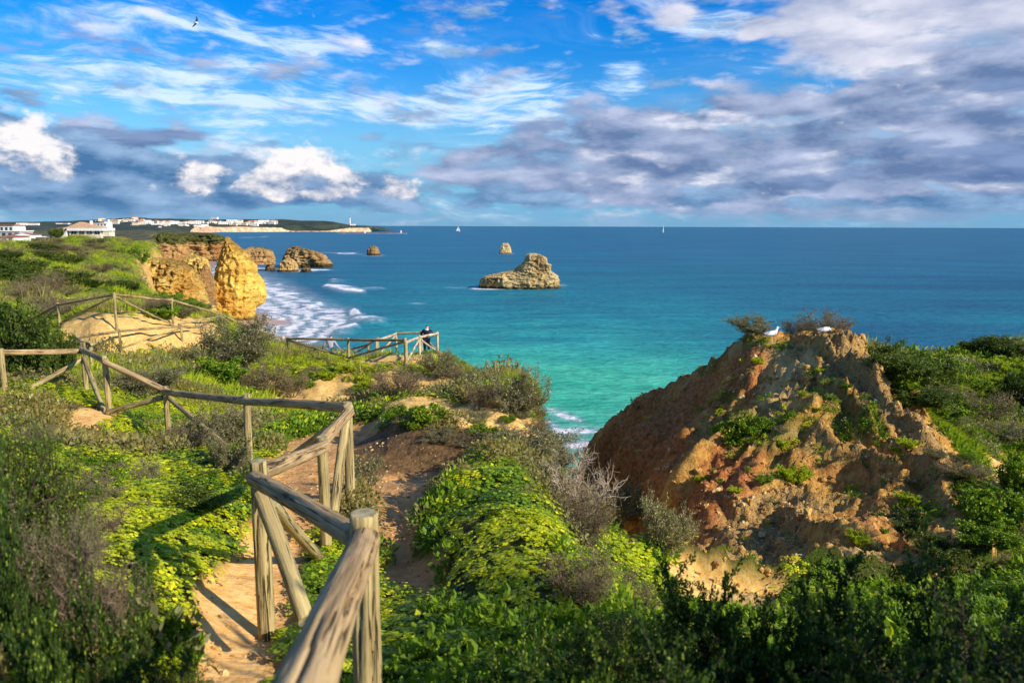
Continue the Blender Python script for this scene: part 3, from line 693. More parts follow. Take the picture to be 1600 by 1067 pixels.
rock('sea_rock', 'rounded tan rock in front of the largest brown rock', 'rock', 490,
     [(403, 448, 453), (405, 445, 458), (409, 440, 462), (415, 437, 465), (421, 435, 465), (425, 434, 464)], cliff_mat('sea_rock_gold', (.48, .29, .10), (.72, .48, .20), (.42, .22, .07), 0, 99, sx=.10, sz=.5, tide=1.6), depth=.8, amp=.09, seed=75, freq=.16, nz=60)
rock('sea_rock', 'low dark rock awash beside the rounded tan rock', 'rock', 484, [(419, 474, 484), (421, 470, 486), (424, 468, 487)], I2, depth=.6, amp=.1, seed=77, freq=.3, nz=24, naz=50)
rock('sea_rock', 'small dark domed rock alone right of the bay rocks', 'rock', 770,
     [(384, 580, 586), (386, 577, 590), (391, 574, 592), (397, 573, 595)], I2, depth=.8, amp=.08, seed=81, freq=.13, nz=50, naz=70)
rock('sea_rock', 'small block-shaped tan rock far behind the islet', 'rock', 825,
     [(380, 786, 794), (383, 783, 796), (388, 781, 798), (394, 780, 799)], I1, depth=.8, amp=.05, seed=85, freq=.10, sup=3.2, nz=50, naz=70)
rock('islet', 'pale layered limestone islet with a raised summit and a long left shoulder', 'islet', 366,
     [(396, 826, 838), (398, 822, 846), (402, 820, 853), (407, 819, 855), (412, 815, 855), (414, 811, 862), (418, 807, 859), (422, 802, 860), (425, 790, 863), (428, 776, 868), (432, 757, 872), (437, 752, 873), (443, 750, 874), (449, 748, 875)],
     I1, depth=.42, amp=.036, seed=91, nz=150, naz=240, freq=.20, sup=2.6, strat=.04)
# ------------------------------------------------------------------ far coast, town, lighthouse, breakwater
def far_mat():
    m, T = mat('far_coast_ground'); P = T.pos(); x, y, z = T.sep(P); nx, ny, nz = T.sep(T.nrm())
    n = T.noise(P, .012, 7, .65); n2 = T.noise(P, .05, 5, .6)
    c = T.mix(n.step(.35, .65), (.016, .032, .020), (.060, .075, .045))
    cl = T.mix(n2.step(.35, .65), (.46, .27, .14), (.72, .50, .32))
    k = (1.0-(nz+n2*.4).step(.55, 1.05))
    c = T.mix((T.attr('cliff')+n2*.5-.25).step(.4, .6), c, cl)
    T.put(c, T.b.inputs['Base Color']); T.put(T.bump(n2, .6, 8), T.b.inputs['Normal']); return m
FARM = far_mat()
TOP = [(-900, 352), (-300, 349), (0, 348.3), (60, 347.4), (110, 346.6), (160, 344), (190, 341.2), (215, 340.2), (235, 341.8), (270, 342.6), (330, 342.6), (375, 342.0), (410, 343.2), (440, 343.0), (470, 345.4), (505, 346.2), (522, 347.4), (530, 350.5), (545, 352.0), (560, 351.2), (574, 351.6), (579, 354.0), (581, 359)]
def coast_pt(px, t):
    """t 0 = foot of the coast, 1 = crest"""
    top = np.interp(px, [a for a, b in TOP], [b for a, b in TOP])
    db = np.interp(px, [-900, 250, 300, 340, 450, 540, 581], [1500, 1700, 2600, 3250, 3500, 3650, 3700]); dt = np.interp(px, [-900, 250, 340, 581], [3200, 3400, 3900, 3800])
    zb = np.interp(px, [-900, 250, 300, 340, 580], [12, 12, 4, -2, -2])
    d = db+(dt-db)*t; zt = W(px, top, dt)[2]
    zc = np.interp(px, [290, 310, 440, 455, 470, 500, 528, 545, 576, 581], [0, 26, 24, 3, 2, 2, 14, 24, 24, 3]) # cliff height above the water
    s = zb+(zt-zb)*(t**.9)
    if t > .02 and zc > 0: s = max(s, zb+zc*min(1, t/.06))
    return np.array([W(px, 353, d)[0], d, s])
def build_far():
    PXs = np.concatenate([np.arange(-900, 100, 12), np.arange(100, 582, 2.0)]); ts = np.concatenate([[0, .02, .04, .06, .08], np.linspace(.12, 1, 26), [1.05, 1.1]])
    V = []; cl = []
    for p in PXs:
        for t in ts:
            q = coast_pt(p, min(t, 1.0))
            if t > 1: q[1] += (t-1)*8000; q[2] -= (t-1)*300
            V.append(q); cl.append(1.0 if (t < .085 and (296 < p < 446 or 500 < p < 582)) else (.55 if t < .1 and p > 440 else 0.0))
    V = np.array(V); n = fbm(V*np.array([.004, .004, 0]), 4, .5, 5); V[:, 2] += n*5*(V[:, 2] > 8)
    idx = np.arange(len(PXs)*len(ts)).reshape(len(PXs), len(ts))
    f = np.stack([idx[:-1, :-1], idx[1:, :-1], idx[1:, 1:], idx[:-1, 1:]], -1).reshape(-1, 4)
    tag(link('far_coast_hills', npmesh('far_coast_hills', V, f, True, dict(cliff=cl), (FARM,))), kind='structure')
    # plateau between the near hill and the town
    m, T = mat('plateau_scrub'); P = T.pos(); n = T.noise(P, .05, 7, .65); n2 = T.noise(P, .3, 5, .6)
    c = T.mix(n.step(.35, .62), (.020, .034, .010), (.13, .11, .045)); c = T.mix(n2.step(.55, .7)*.6, c, (.20, .15, .08)); T.put(c, T.b.inputs['Base Color'])
    PL = [(-900, 240)]+[tuple(W(a, 360, d)[:2]) for a, d in ((205, 262), (222, 300), (240, 330), (246, 450), (238, 640), (284, 670), (338, 700), (345, 780), (330, 900), (300, 1300), (290, 1700))]+[(-3000, 1800)]
    nx_, ny_ = 260, 200
    U = np.linspace(-1.4, -.36, nx_); V_ = np.exp(np.linspace(math.log(245), math.log(1750), ny_)); UU, YY = np.meshgrid(U, V_); XX = UU*YY
    q = np.stack([XX.ravel(), YY.ravel(), 0*XX.ravel()], 1); n = fbm(q*.02, 4, .55, 7).reshape(XX.shape)
    sd = poly_sd(XX, YY, PL); z = np.interp(YY, [245, 330, 600, 900, 1750], [22, 21.2, 21.5, 19, 17])+n*1.3*np.clip(YY/500, .5, 1.2)
    z = np.where(sd < 0, -3, z*sm(sd, -.5, 2)+(-3)*(1-sm(sd, -.5, 2)))
    idx = np.arange(nx_*ny_).reshape(ny_, nx_); f = np.stack([idx[:-1, :-1], idx[:-1, 1:], idx[1:, 1:], idx[1:, :-1]], -1)
    fz_ = np.maximum.reduce([z[:-1, :-1], z[:-1, 1:], z[1:, 1:], z[1:, :-1]]) > -1
    tag(link('coastal_plateau', npmesh('coastal_plateau', np.stack([XX.ravel(), YY.ravel(), z.ravel()], 1), f[fz_], True, None, (m,))), kind='structure')
build_far()
WHITE = simple('white_render', (.80, .77, .72), .8, .04); CREAM = simple('cream_render', (.72, .62, .48), .8, .06); TERRA = simple('terracotta_tiles', (.46, .20, .11), .9, .2, 2)
TAN = simple('tan_roof_tiles', (.52, .33, .19), .9, .15, 2); GLASSD = simple('dark_glass', (.03, .05, .08), .2, .1, 1, .5); GREYW = simple('grey_wall', (.42, .41, .40), .85, .08)
REDROOF = simple('red_brown_roof', (.36, .13, .09), .9, .15, 2)
# houses: three prototypes, copied
def house_proto(kind):
    b = MB(); r = MB(); w = MB()
    if kind == 0:
        b.box((0, 0, 2), (1.0, .8, 4)); b.box((0, 0, 2), (1, .8, 4))
    return b
def hip(mb, x, y, z, w, d, h, over=.6):
    a, c = w/2+over, d/2+over; rl = max(w-d, 0)/2
    v = [(x-a, y-c, z), (x+a, y-c, z), (x+a, y+c, z), (x-a, y+c, z), (x-rl, y, z+h), (x+rl, y, z+h)]
    return mb.add(v, [(0, 1, 5, 4), (1, 2, 5), (2, 3, 4, 5), (3, 0, 4), (3, 2, 1, 0)])
def make_house(w, h, d, roof, seed):
    """returns list of (name, mesh)"""
    rr = random.Random(seed); wl = MB(); rf = MB(); wn = MB()
    wl.box((0, 0, h/2), (w, d, h))
    if roof == 'flat': rf.box((0, 0, h+.2), (w+.4, d+.4, .3))
    else: hip(rf, 0, 0, h+.01, w, d, 2.6)
    n = max(2, int(w/6)); fl = 1 if h < 8 else 2; pos = [(-w/2+(i+.5)*w/n, -d/2-.02, k*4+2.2) for k in range(fl) for i in range(n)]
    wn.box((0, 0, 0), (2.0, .12, 1.8))
    return [('wall', wl.mesh('house_wall', WHITE if seed % 4 else CREAM)), ('roof', rf.mesh('house_roof', (TERRA if roof != 'flat' else WHITE))), ('window', wn.mesh('house_window', GLASSD), pos)]
PROT = [make_house(*a) for a in ((14, 6, 10, 'hip', 1), (22, 6, 11, 'flat', 2), (34, 6, 11, 'flat', 3), (18, 9, 12, 'hip', 4), (12, 4, 9, 'hip', 5), (30, 9, 12, 'flat', 6))]
def town():
    rr = random.Random(5); spots = []
    bands = [(184, 232, 343.5, 347, 10), (150, 184, 345.5, 350, 9), (118, 150, 352, 356, 4), (228, 316, 348, 350.5, 20), (204, 226, 350, 352.5, 4), (244, 262, 351.5, 355, 5), (278, 298, 351.5, 353.5, 3), (310, 322, 353, 354.5, 2), (318, 345, 346, 349.5, 5),
             (345, 358, 347, 352, 3), (362, 392, 346.5, 353, 12), (392, 431, 346, 350.5, 14), (355, 400, 351, 354, 6), (20, 60, 351, 355, 3), (332, 345, 340, 341.5, 1), (90, 118, 351, 354, 3)]
    for x0, x1, y0, y1, n in bands:
        for i in range(n):
            spots.append((x0+(i+.5+rr.uniform(-.35, .35))*(x1-x0)/n, rr.uniform(y0, y1)))
    for px, py in spots:
        best = min((abs(pix(coast_pt(px, t)[None])[1][0]-py), t) for t in np.linspace(.05, 1, 60))[1]
        c = coast_pt(px, best); k = rr.randrange(6)
        o = empty('house', (c[0], c[1], c[2]-1.0), rr.uniform(-.3, .6)); s = rr.uniform(.8, 1.25)*c[1]/3300
        o.scale = (s*1.25, s, s*1.3)
        kd = ('small red-roofed white house', 'flat white house', 'long low white building', 'tall red-roofed white house', 'tiny cream-coloured house', 'broad white apartment block')[k]
        zn = [t for b_, t in ((62, 'at the far left edge of the town'), (120, 'in the wooded left part of the far hills'), (160, 'behind the restaurant roof'), (190, 'on the rise right of the restaurant'), (232, 'on the highest part of the far town'), (262, 'in the valley left of the bay cliffs'), (300, 'in the row of houses above the mid bay'), (346, 'in the row behind the tall stack'), (375, 'at the left end of the clifftop cluster'), (405, 'in the middle of the clifftop cluster'), (999, 'at the right end of the clifftop cluster')) if px < b_][0]
        zn += ', higher up' if py < 349 else ', lower down'
        tag(o, kd+' '+zn, 'house', 'white houses of the town on the far coast')
        for nm, me, *ps in PROT[k]:
            for q in (ps[0] if ps else [(0, 0, 0)]): link(nm, me, o, loc=q)
town()
def lighthouse():
    c = coast_pt(547, .35); c[2] = W(547, 351.8, c[1])[2]
    o = empty('lighthouse', c); tag(o, 'tall slender white lighthouse on the last far headland', 'lighthouse'); k = c[1]/1155
    m = MB(); m.cyl((0, 0, -4), (0, 0, 11.0*k), 1.0*k, .72*k, 12); m.build('tower', WHITE, o)
    m = MB(); m.cyl((0, 0, 11.0*k), (0, 0, 11.4*k), 1.1*k, 1.1*k, 12); m.build('gallery', WHITE, o)
    m = MB(); m.cyl((0, 0, 11.4*k), (0, 0, 12.6*k), .6*k, .6*k, 10); l = m.build('lantern', GLASSD, o)
    m = MB(); m.cyl((0, 0, 12.6*k), (0, 0, 13.4*k), .75*k, .05, 10); m.build('dome', TERRA, o)
    q = empty('keepers_house', c+np.array([4.5*k, -6, 0])); tag(q, 'low white building beside the foot of the lighthouse', 'house')
    m = MB(); m.box((0, 0, .5*k), (8*k, 3*k, 2.4*k)); m.build('wall', WHITE, q); m = MB(); hip(m, 0, 0, 1.7*k, 8*k, 3*k, .7*k); m.build('roof', TERRA, q)
lighthouse()
def breakwater():
    a = sea(528, 364.8); b = sea(636, 365.4); m = MB()
    n = 26
    for i in range(n):
        p = a+(b-a)*(i+.5)/n; m.box((p[0], p[1]+random.uniform(-3, 3), .3), (np.linalg.norm(b-a)/n*1.1, 16, random.uniform(3.2, 4.6)), random.uniform(-.05, .05), .8)
    tag(m.build('breakwater', simple('breakwater_stone', (.34, .20, .15), .9, .2, .05)), 'long low reddish breakwater reaching out below the far lighthouse', 'breakwater')
    for px, lab in ((570, 'white harbour beacon midway along the breakwater'), (626.5, 'white harbour beacon at the seaward end of the breakwater')):
        p = sea(px, 365.0); o = empty('harbour_beacon', (p[0], p[1], 2)); tag(o, lab, 'beacon', 'beacons on the breakwater')
        m = MB(); m.cyl((0, 0, 0), (0, 0, 9), 3.0, 2.0, 10); m.build('tower', WHITE, o); m = MB(); m.cyl((0, 0, 9), (0, 0, 12), 1.6, 1.0, 10); m.build('lantern', GREYW, o)
breakwater()
# ------------------------------------------------------------------ buildings on the near hill
def loc_at(px, py, d): return W(px, py, d)
def px2m(n, d): return n*d/FPX
def restaurant():
    d = 205; o3 = W(130, 373, d); u = d/FPX
    o = empty('restaurant', o3); tag(o, 'white seaside restaurant with glazed front and tan pyramid roof on the hilltop', 'building')
    X = lambda px: (px-130)*u
    H = lambda py: (373-py)*u
    m = MB(); m.box(((X(114)+X(159))/2, 2.2, H(370)-.6), (X(159)-X(114), 5, H(367)+1.4)); m.build('terrace_wall', CREAM, o)
    m = MB(); m.box(((X(106)+X(160))/2, 3.0, H(364)), (X(160)-X(106)-.5, 5, H(361)-H(367.4))); m.build('wall', GLASSD, o)
    m = MB(); m.box(((X(103)+X(163))/2, 2.6, H(359)), (X(163)-X(103), 6.4, H(357)-H(361))); m.build('fascia', WHITE, o)
    m = MB(); m.add([(X(103.5), -.6, H(357)+.01), (X(155), -.6, H(357)+.01), (X(155), 6.4, H(357)+.01), (X(103.5), 6.4, H(357)+.01), (X(118), 2.6, H(347.5)), (X(124), 2.6, H(347.5))],
                    [(0, 1, 5, 4), (1, 2, 5), (2, 3, 4, 5), (3, 0, 4), (3, 2, 1, 0)]); r = m.build('roof', TAN, o)
    m = MB(); m.box((X(135), 3, H(351)), (.5, .5, 2.0)); m.build('chimney', WHITE, r)
    for px in (109.5, 122, 133.5, 145.5, 157):
        m = MB(); m.box((X(px), .25, H(364)), (.26, .3, H(360.8)-H(367.2))); m.build('column', WHITE, o)
    for i in range(12):
        m = MB(); m.box((X(111+i*4), .42, H(364)), (.07, .08, H(361.2)-H(367.2))); m.build('mullion', WHITE, o)
    m = MB(); m.add([(X(88), -.6, H(372)), (X(104), -.6, H(372)), (X(108), -.6, H(357.5)), (X(106), -.6, H(357.5)), (X(88), 3, H(372)), (X(104), 3, H(372)), (X(108), 3, H(357.5)), (X(106), 3, H(357.5))],
                    [(0, 1, 2, 3), (7, 6, 5, 4), (0, 3, 7, 4), (1, 5, 6, 2), (3, 2, 6, 7), (0, 4, 5, 1)]); m.build('stair_wall', WHITE, o)
    m = MB(); m.box((X(164), 2, H(366)), (1.8, 3, H(361)-H(368))); m.build('side_wall', CREAM, o)
restaurant()
def villa(name, lab, px0, px1, pyt, pyb, d, roofh, wallm, roofm, flat=False, floors=1, nwin=3, dep=6):
    u = d/FPX; c = W((px0+px1)/2, pyb, d); w = (px1-px0)*u; h = (pyb-pyt)*u
    o = empty(name, c); tag(o, lab, 'house')
    m = MB(); m.box((0, dep/2, h/2-.6), (w, dep, h+1.2)); m.build('wall', wallm, o)
    m = MB()
    if flat: m.box((0, dep/2, h+.12), (w+.5, dep+.5, .24))
    else: hip(m, 0, dep/2, h+.01, w, dep, roofh*u, .3)
    m.build('roof', roofm, o)
    me = MB().box((0, 0, 0), (w/nwin*.5, .12, h/floors*.5)).mesh('window_pane', GLASSD)
    for f in range(floors):
        for i in range(nwin):
            link('window', me, o, loc=(-w/2+(i+.5)*w/nwin, -.02, (f+.5)*h/floors))
villa('villa', 'white villa with reddish flat roof, uppermost at the left edge', 0, 21, 353, 362, 235, 3, WHITE, REDROOF, True, 1, 3)
villa('villa', 'white house with long pale balcony, second level at the left edge', -8, 31, 362, 371, 215, 3, GREYW, WHITE, True, 1, 4)
villa('villa', 'red-roofed white house at the far left edge, behind the gate wall', 18, 44, 367, 374, 205, 3, WHITE, REDROOF, False, 1, 3)
villa('villa', 'white-walled house with dark windows, lowest at the left edge', -6, 22, 371, 385, 178, 3.5, WHITE, REDROOF, False, 2, 3)
villa('villa', 'small white annex with a pointed roof right of the lowest house', 22, 32, 368.5, 379, 182, 3, WHITE, WHITE, False, 1, 1, 4)
villa('villa', 'low white house with a shallow roof between the villas and the dark tree', 56, 71, 371, 377, 200, 1.5, WHITE, WHITE, False, 1, 3, 4)
villa('villa', 'red-roofed house just behind the dark round tree', 81, 104, 358, 366, 240, 3, CREAM, REDROOF, False, 1, 3)
villa('villa', 'long white building with a chimney behind the restaurant roof', 136, 167, 349.5, 358, 420, 2, WHITE, WHITE, True, 2, 6)

# ------------------------------------------------------------------ boats
def sailboat(px, py, d, hpx, lab, rz):
    c = sea(px, py); u = c[1]/FPX; h = hpx*u
    o = empty('sailboat', (c[0], c[1], 0), rz); tag(o, lab, 'sailboat', 'sailing boats near the horizon')
    L = h*.75; m = MB()
    v = []
    for x, w, z0 in ((-.5, .10, 0), (-.2, .16, -.03), (.2, .13, -.03), (.5, .005, 0)):
        v += [(x*L, -w*L, .09*L), (x*L, w*L, .09*L), (x*L, 0, (z0-.02)*L)]
    f = []
    for i in range(3):
        a = i*3; f += [(a, a+3, a+4, a+1), (a, a+2, a+5, a+3), (a+1, a+4, a+5, a+2)]
    f += [(0, 1, 2), (9, 11, 10)]
    m.add(v, f).build('hull', WHITE, o)
    m = MB(); m.cyl((0.05*L, 0, .05*L), (0.05*L, 0, h), .012*h, .006*h, 6); m.build('mast', GREYW, o)
    for nm, tri in (('mainsail', [(.02*L, .01, h*.12), (-.48*L, .06*L, h*.12), (.02*L, .01, h*.97)]), ('jib', [(.08*L, 0, h*.85), (.47*L, 0, h*.10), (.10*L, .05*L, h*.12)])):
        m = MB(); a = [Vector(q) for q in tri]; m.add([tuple(q) for q in a]+[tuple(q+Vector((0, .01*L, 0))) for q in a], [(0, 1, 2), (5, 4, 3), (0, 3, 4, 1), (1, 4, 5, 2), (2, 5, 3, 0)]); m.build(nm, WHITE, o)
sailboat(716, 361.8, 0, 8.5, 'white sailing boat with full sails, left of the two on the horizon', .1)
sailboat(1036.5, 363.5, 0, 12, 'slim white sailing boat seen end-on, right of the two on the horizon', 1.35)

# ------------------------------------------------------------------ log fences
def wood_mat(name, a, b_, dark, warm=.0):
    m, T = mat(name); P = T.coord('Object'); x, y, z = T.sep(P)
    oi = T.new('ShaderNodeObjectInfo'); rnd = S(T.nt, oi.outputs['Random'])
    z2 = z+rnd*30.0
    g = T.noise(T.xyz(x*16, y*16, z2*.9), 1.0, 7, .62, .5); g2 = T.noise(T.xyz(x*60, y*60, z2*2.5), 1.0, 5, .65); bl = T.noise(T.xyz(x*4, y*4, z2*1.6), 1.0, 5, .6)
    kn = T.voro(T.xyz(x*5, y*5, z2*1.7), 1.0)
    c = T.mix(g.step(.32, .66), b_, a); c = T.mix(bl.step(.42, .68)*.7, c, dark); c = T.mix(g2.step(.58, .72)*.65, c, tuple(q*.45 for q in dark))
    c = T.mix((1.0-kn.step(.06, .15))*.7, c, tuple(q*.4 for q in dark))
    cr = T.noise(T.xyz(x*26, y*26, z2*.55), 1.0, 3, .5, .3); crk = 1.0-(cr-.5)._m('ABSOLUTE').step(.003, .024)
    crk = crk*bl.step(.36, .50)
    c = T.mix(crk*.85, c, (.02, .013, .008))
    T.put(c, T.b.inputs['Base Color']); T.b.inputs['Roughness'].default_value = .85; T.b.inputs['Specular IOR Level'].default_value = .15
    T.put(T.bump(g*.7+g2*.45-crk*1.4, 1.0, .016), T.b.inputs['Normal']); return m
WOOD_RAIL = wood_mat('weathered_grey_rail', (.56, .40, .20), (.33, .215, .10), (.17, .105, .05))
WOOD_POST = wood_mat('pale_green_brown_post', (.52, .42, .19), (.33, .25, .11), (.20, .155, .075))
WOOD_NEW = wood_mat('pale_new_wood', (.66, .56, .38), (.50, .41, .26), (.36, .28, .17))
WOOD_END = simple('sawn_wood_end', (.36, .31, .18), .9, .25, 14)
logn = [0]
def log(name, p0, p1, r0, r1, m, parent, nseg=14, ns=14, crack=0.0, bend=.01, knot=.03):
    logn[0] += 1; sd = logn[0]; p0 = np.array(p0, float); p1 = np.array(p1, float); L = np.linalg.norm(p1-p0)
    th = np.linspace(0, 2*math.pi, ns, endpoint=False); zs = np.linspace(0, L, nseg); rows = []
    T_, Z_ = np.meshgrid(th, zs); rad = r0+(r1-r0)*Z_/L
    q = np.stack([np.cos(T_).ravel()*1.3+sd*3.1, np.sin(T_).ravel()*1.3, Z_.ravel()*1.6], 1)
    n = fbm(q, 4, .55, sd).reshape(T_.shape); rad = rad*(1+n*knot*1.6)
    if crack > 0:
        for ck in range(3 if crack > .5 else 1):
            a0 = [1.3, 2.4, .4][ck]+.25*np.sin(Z_*2.2/max(L, .3)*3+sd+ck)+fbm(np.stack([Z_.ravel()*2.5, 0*Z_.ravel(), 0*Z_.ravel()+ck], 1), 3, .5, sd+7).reshape(Z_.shape)*.25
            dd = np.abs((T_-a0+math.pi) % (2*math.pi)-math.pi)
            zc = [.75, .45, .3][ck]*L; ext = np.exp(-((Z_-zc)/(L*.22))**4)
            rad = rad*(1-crack*.42*np.exp(-(dd/.085)**2)*ext)
    bx_ = np.sin(Z_/L*math.pi)*bend*min(L, 1.2)*math.sin(sd*1.7); by_ = np.sin(Z_/L*math.pi)*bend*min(L, 1.2)*math.cos(sd*2.3)
    V = np.stack([np.cos(T_)*rad+bx_, np.sin(T_)*rad+by_, Z_], -1).reshape(-1, 3).tolist()
    idx = np.arange(nseg*ns).reshape(nseg, ns); nx_ = np.roll(idx, -1, 1)
    F = np.stack([idx[:-1], nx_[:-1], nx_[1:], idx[1:]], -1).reshape(-1, 4).tolist(); nb = len(F)
    for row, sg in ((0, -1), (nseg-1, 1)):   # chamfered, slightly domed end
        b = len(V); cx, cy = bx_[row, 0], by_[row, 0]
        for i in range(ns): V.append([cx+(V[row*ns+i][0]-cx)*.90, cy+(V[row*ns+i][1]-cy)*.90, V[row*ns+i][2]+sg*.006])
        for i in range(ns):
            j = (i+1) % ns; F.append([row*ns+i, row*ns+j, b+j, b+i][::(1 if sg > 0 else -1)])
        F.append([b+i for i in range(ns)][::sg])
    me = bpy.data.meshes.new(name); me.from_pydata(V, [], F); me.materials.append(m); me.materials.append(WOOD_END); me.update()
    me.polygons.foreach_set('use_smooth', [len(f) == 4 and k < nb for k, f in enumerate(F)])
    me.polygons.foreach_set('material_index', [1 if len(f) > 4 else 0 for f in F])
    o = link(name, me, parent); par = np.array(parent.location) if parent else 0
    o.location = p0-par; o.rotation_mode = 'QUATERNION'; o.rotation_quaternion = Vector(p1-p0).to_track_quat('Z', 'Y')
    return o
def fence(lab, posts, rails, braces, loc, rp=.055, rr=.052, rb=.042, wm=None, rm=None, hi=False, group=None):
    """posts: (px,py,d) of the tops; the foot is found on the ground"""
    c = W(*loc); o = empty('log_fence', (c[0], c[1], float(terrain_h(c[0], c[1])))); tag(o, lab, 'fence', group)
    T_ = []; B_ = []
    for p in posts:
        t = W(*p[:3]); h = float(terrain_h(t[0], t[1])); h = min(h, t[2]-.75); h = max(h, t[2]-1.75)
        T_.append(t); B_.append(np.array([t[0], t[1], h]))
        r = p[3] if len(p) > 3 else rp
        log('post', [t[0], t[1], h-.25], t, r*1.04, r*.97, wm or WOOD_POST, o, 24 if hi else 8, 28 if hi else 12, .8 if hi else 0, .004)
    for a in rails:
        i, j = a[0], a[1]
        pa = T_[i]-np.array([0, 0, .10]) if not isinstance(i, tuple) else W(*i); pb = T_[j]-np.array([0, 0, .10]) if not isinstance(j, tuple) else W(*j)
        u = (pb-pa)/np.linalg.norm(pb-pa); r = a[2] if len(a) > 2 else rr
        log('rail', pa-u*.03, pb+u*.03, r, r*.96, rm or WOOD_RAIL, o, 60 if hi else 14, 36 if hi else 12, .8 if hi else 0)
    for a in braces:
        i, j = a[:2]; f = a[2] if len(a) > 2 else 1.0
        pa = T_[i]-np.array([0, 0, .17]); pb = B_[j]+np.array([0, 0, .10]); pb = pa+(pb-pa)*f
        off = np.cross(pb-pa, [0, 0, 1]); off = off/np.linalg.norm(off)*.0
        log('brace', pa+off, pb+off, rb, rb, wm or WOOD_POST, o, 14, 14, 0)
    return o, T_, B_
def fences():
    # --- nearest run: from the viewer's feet round the corner and off to the left
    P = [(568, 803, 3.05, .062), (403, 721, 4.8, .058), (503, 683, 7.2, .056), (543, 629, 8.5, .056), (385, 616, 11.2), (258, 604, 14), (163, 556, 14.4), (129, 536, 17), (1, 545, 15)]
    c = W(403, 985, 4.8); o = empty('log_fence', (c[0], c[1], float(terrain_h(c[0], c[1]))))
    tag(o, 'nearest fence of weathered round logs, zigzagging from the lower edge off to the left', 'fence')
    T_ = []; B_ = []
    for k, p in enumerate(P):
        t = W(*p[:3]); h = float(terrain_h(t[0], t[1])); T_.append(t); B_.append(np.array([t[0], t[1], h])); r = p[3] if len(p) > 3 else .055
        log('post', [t[0], t[1], h-.25], t, r*1.05, r*.97, WOOD_POST, o, 40 if k < 4 else 12, 40 if k < 4 else 14, .7 if k < 2 else .2, .004)
    a = W(568, 848, 2.97); b = W(480, 1067, 1.45); u = (b-a)/np.linalg.norm(b-a)
    log('rail', a-u*.05, b+u*.9, .064, .066, WOOD_RAIL, o, 120, 64, 1.0, .004, .05)
    R_ = [((398, 748, 4.70), (556, 838, 3.12), .056), ((408, 738, 4.92), (507, 697, 7.1), .062), ((500, 694, 7.25), (546, 643, 8.45), .066), ((545, 637, 8.42), (384, 627, 11.1), .062), ((386, 626, 11.15), (256, 612, 13.95), .062),
          ((262, 612, 13.95), (163, 565, 14.3), .060), ((165, 564, 14.35), (126, 546, 16.9), .062), ((130, 549, 16.8), (-60, 551, 14.6), .062)]
    for k, (a, b, r) in enumerate(R_): log('rail', W(*a), W(*b), r, r*.95, WOOD_RAIL, o, 60, 32, .8 if k < 3 else .3, .006, .05)
    BR = [(1, (405, 765, 4.72), (478, 968, 4.0), .052), (1, (424, 785, 4.95), (502, 874, 6.9), .048), (3, (543, 640, 8.4), (522, 800, 7.4), .050), (3, (540, 652, 8.6), (425, 735, 11.0), .05), (5, (262, 620, 13.9), (380, 720, 11.3), .048),
          (5, (255, 621, 14.0), (168, 644, 14.3), .055), (7, (131, 560, 16.9), (162, 640, 14.6), .05), (7, (128, 562, 16.9), (32, 614, 15.3), .05)]
    for _, a, b, r in BR: log('brace', W(*a), W(*b), r, r, WOOD_POST, o, 24, 24, .2, .006)
    # --- middle run
    fence('middle log fence crossing in front of the sandy hump, behind the near left corner', [(117, 523, 27), (140, 533, 24.5), (186, 514, 32.3), (283, 507, 37.2), (330, 508, 40)],
          [(0, 2), (2, 3), (3, 4), ((117, 526, 27), (142, 545, 24.5)), ((92, 536, 27), (143, 537, 24.4))], [(0, 1, 1.2), (3, 2)], (186, 555, 32), rp=.06, rr=.06, rb=.045)
    # --- upper run on the crest
    fence('highest log fence, running along the crest of the sandy hump', [(48, 496, 36), (90, 473, 35), (178, 457, 33.2), (268, 466, 38), (345, 489, 42), (376, 503, 44.5), (440, 526, 47)],
          [(0, 1), (1, 2), (2, 3), (3, 4), (4, 5), (5, 6)], [(2, 1, .93), (2, 3), (4, 5), (1, 0), (4, 3, .9)], (178, 498, 33), rp=.06, rr=.06, rb=.05)
    # --- lookout fences
    fence('brown log fence facing the viewer across the front of the lookout platform', [(448, 526, 37.5), (544, 528, 35.5), (633, 528, 32.5)],
          [(0, 1), (1, 2)], [(0, 1, .98), (2, 1, 1.0)], (544, 563, 36), rp=.065, rr=.062, rb=.055)
    fence('low log fence on the seaward left side of the lookout', [(445, 545, 46), (491, 546, 45), (534, 548, 46), (575, 536, 44), (590, 527, 41)],
          [(0, 1), (1, 2), (2, 3), (3, 4)], [(1, 2), (3, 2)], (520, 566, 45), rp=.07, rr=.06, rb=.055)
    fence('pale new log fence round the right tip of the lookout', [(588, 529, 40.5), (619, 519, 43), (658, 517, 42.5), (683.5, 518, 39), (655.5, 524, 36.5), (634, 532, 32.7)],
          [(0, 1), (1, 2), (2, 3), (3, 4), (4, 5)], [(4, 3), (4, 5), (1, 0), (2, 3)], (655, 556, 38), rp=.065, rr=.065, rb=.05, wm=WOOD_NEW, rm=WOOD_NEW)
fences()

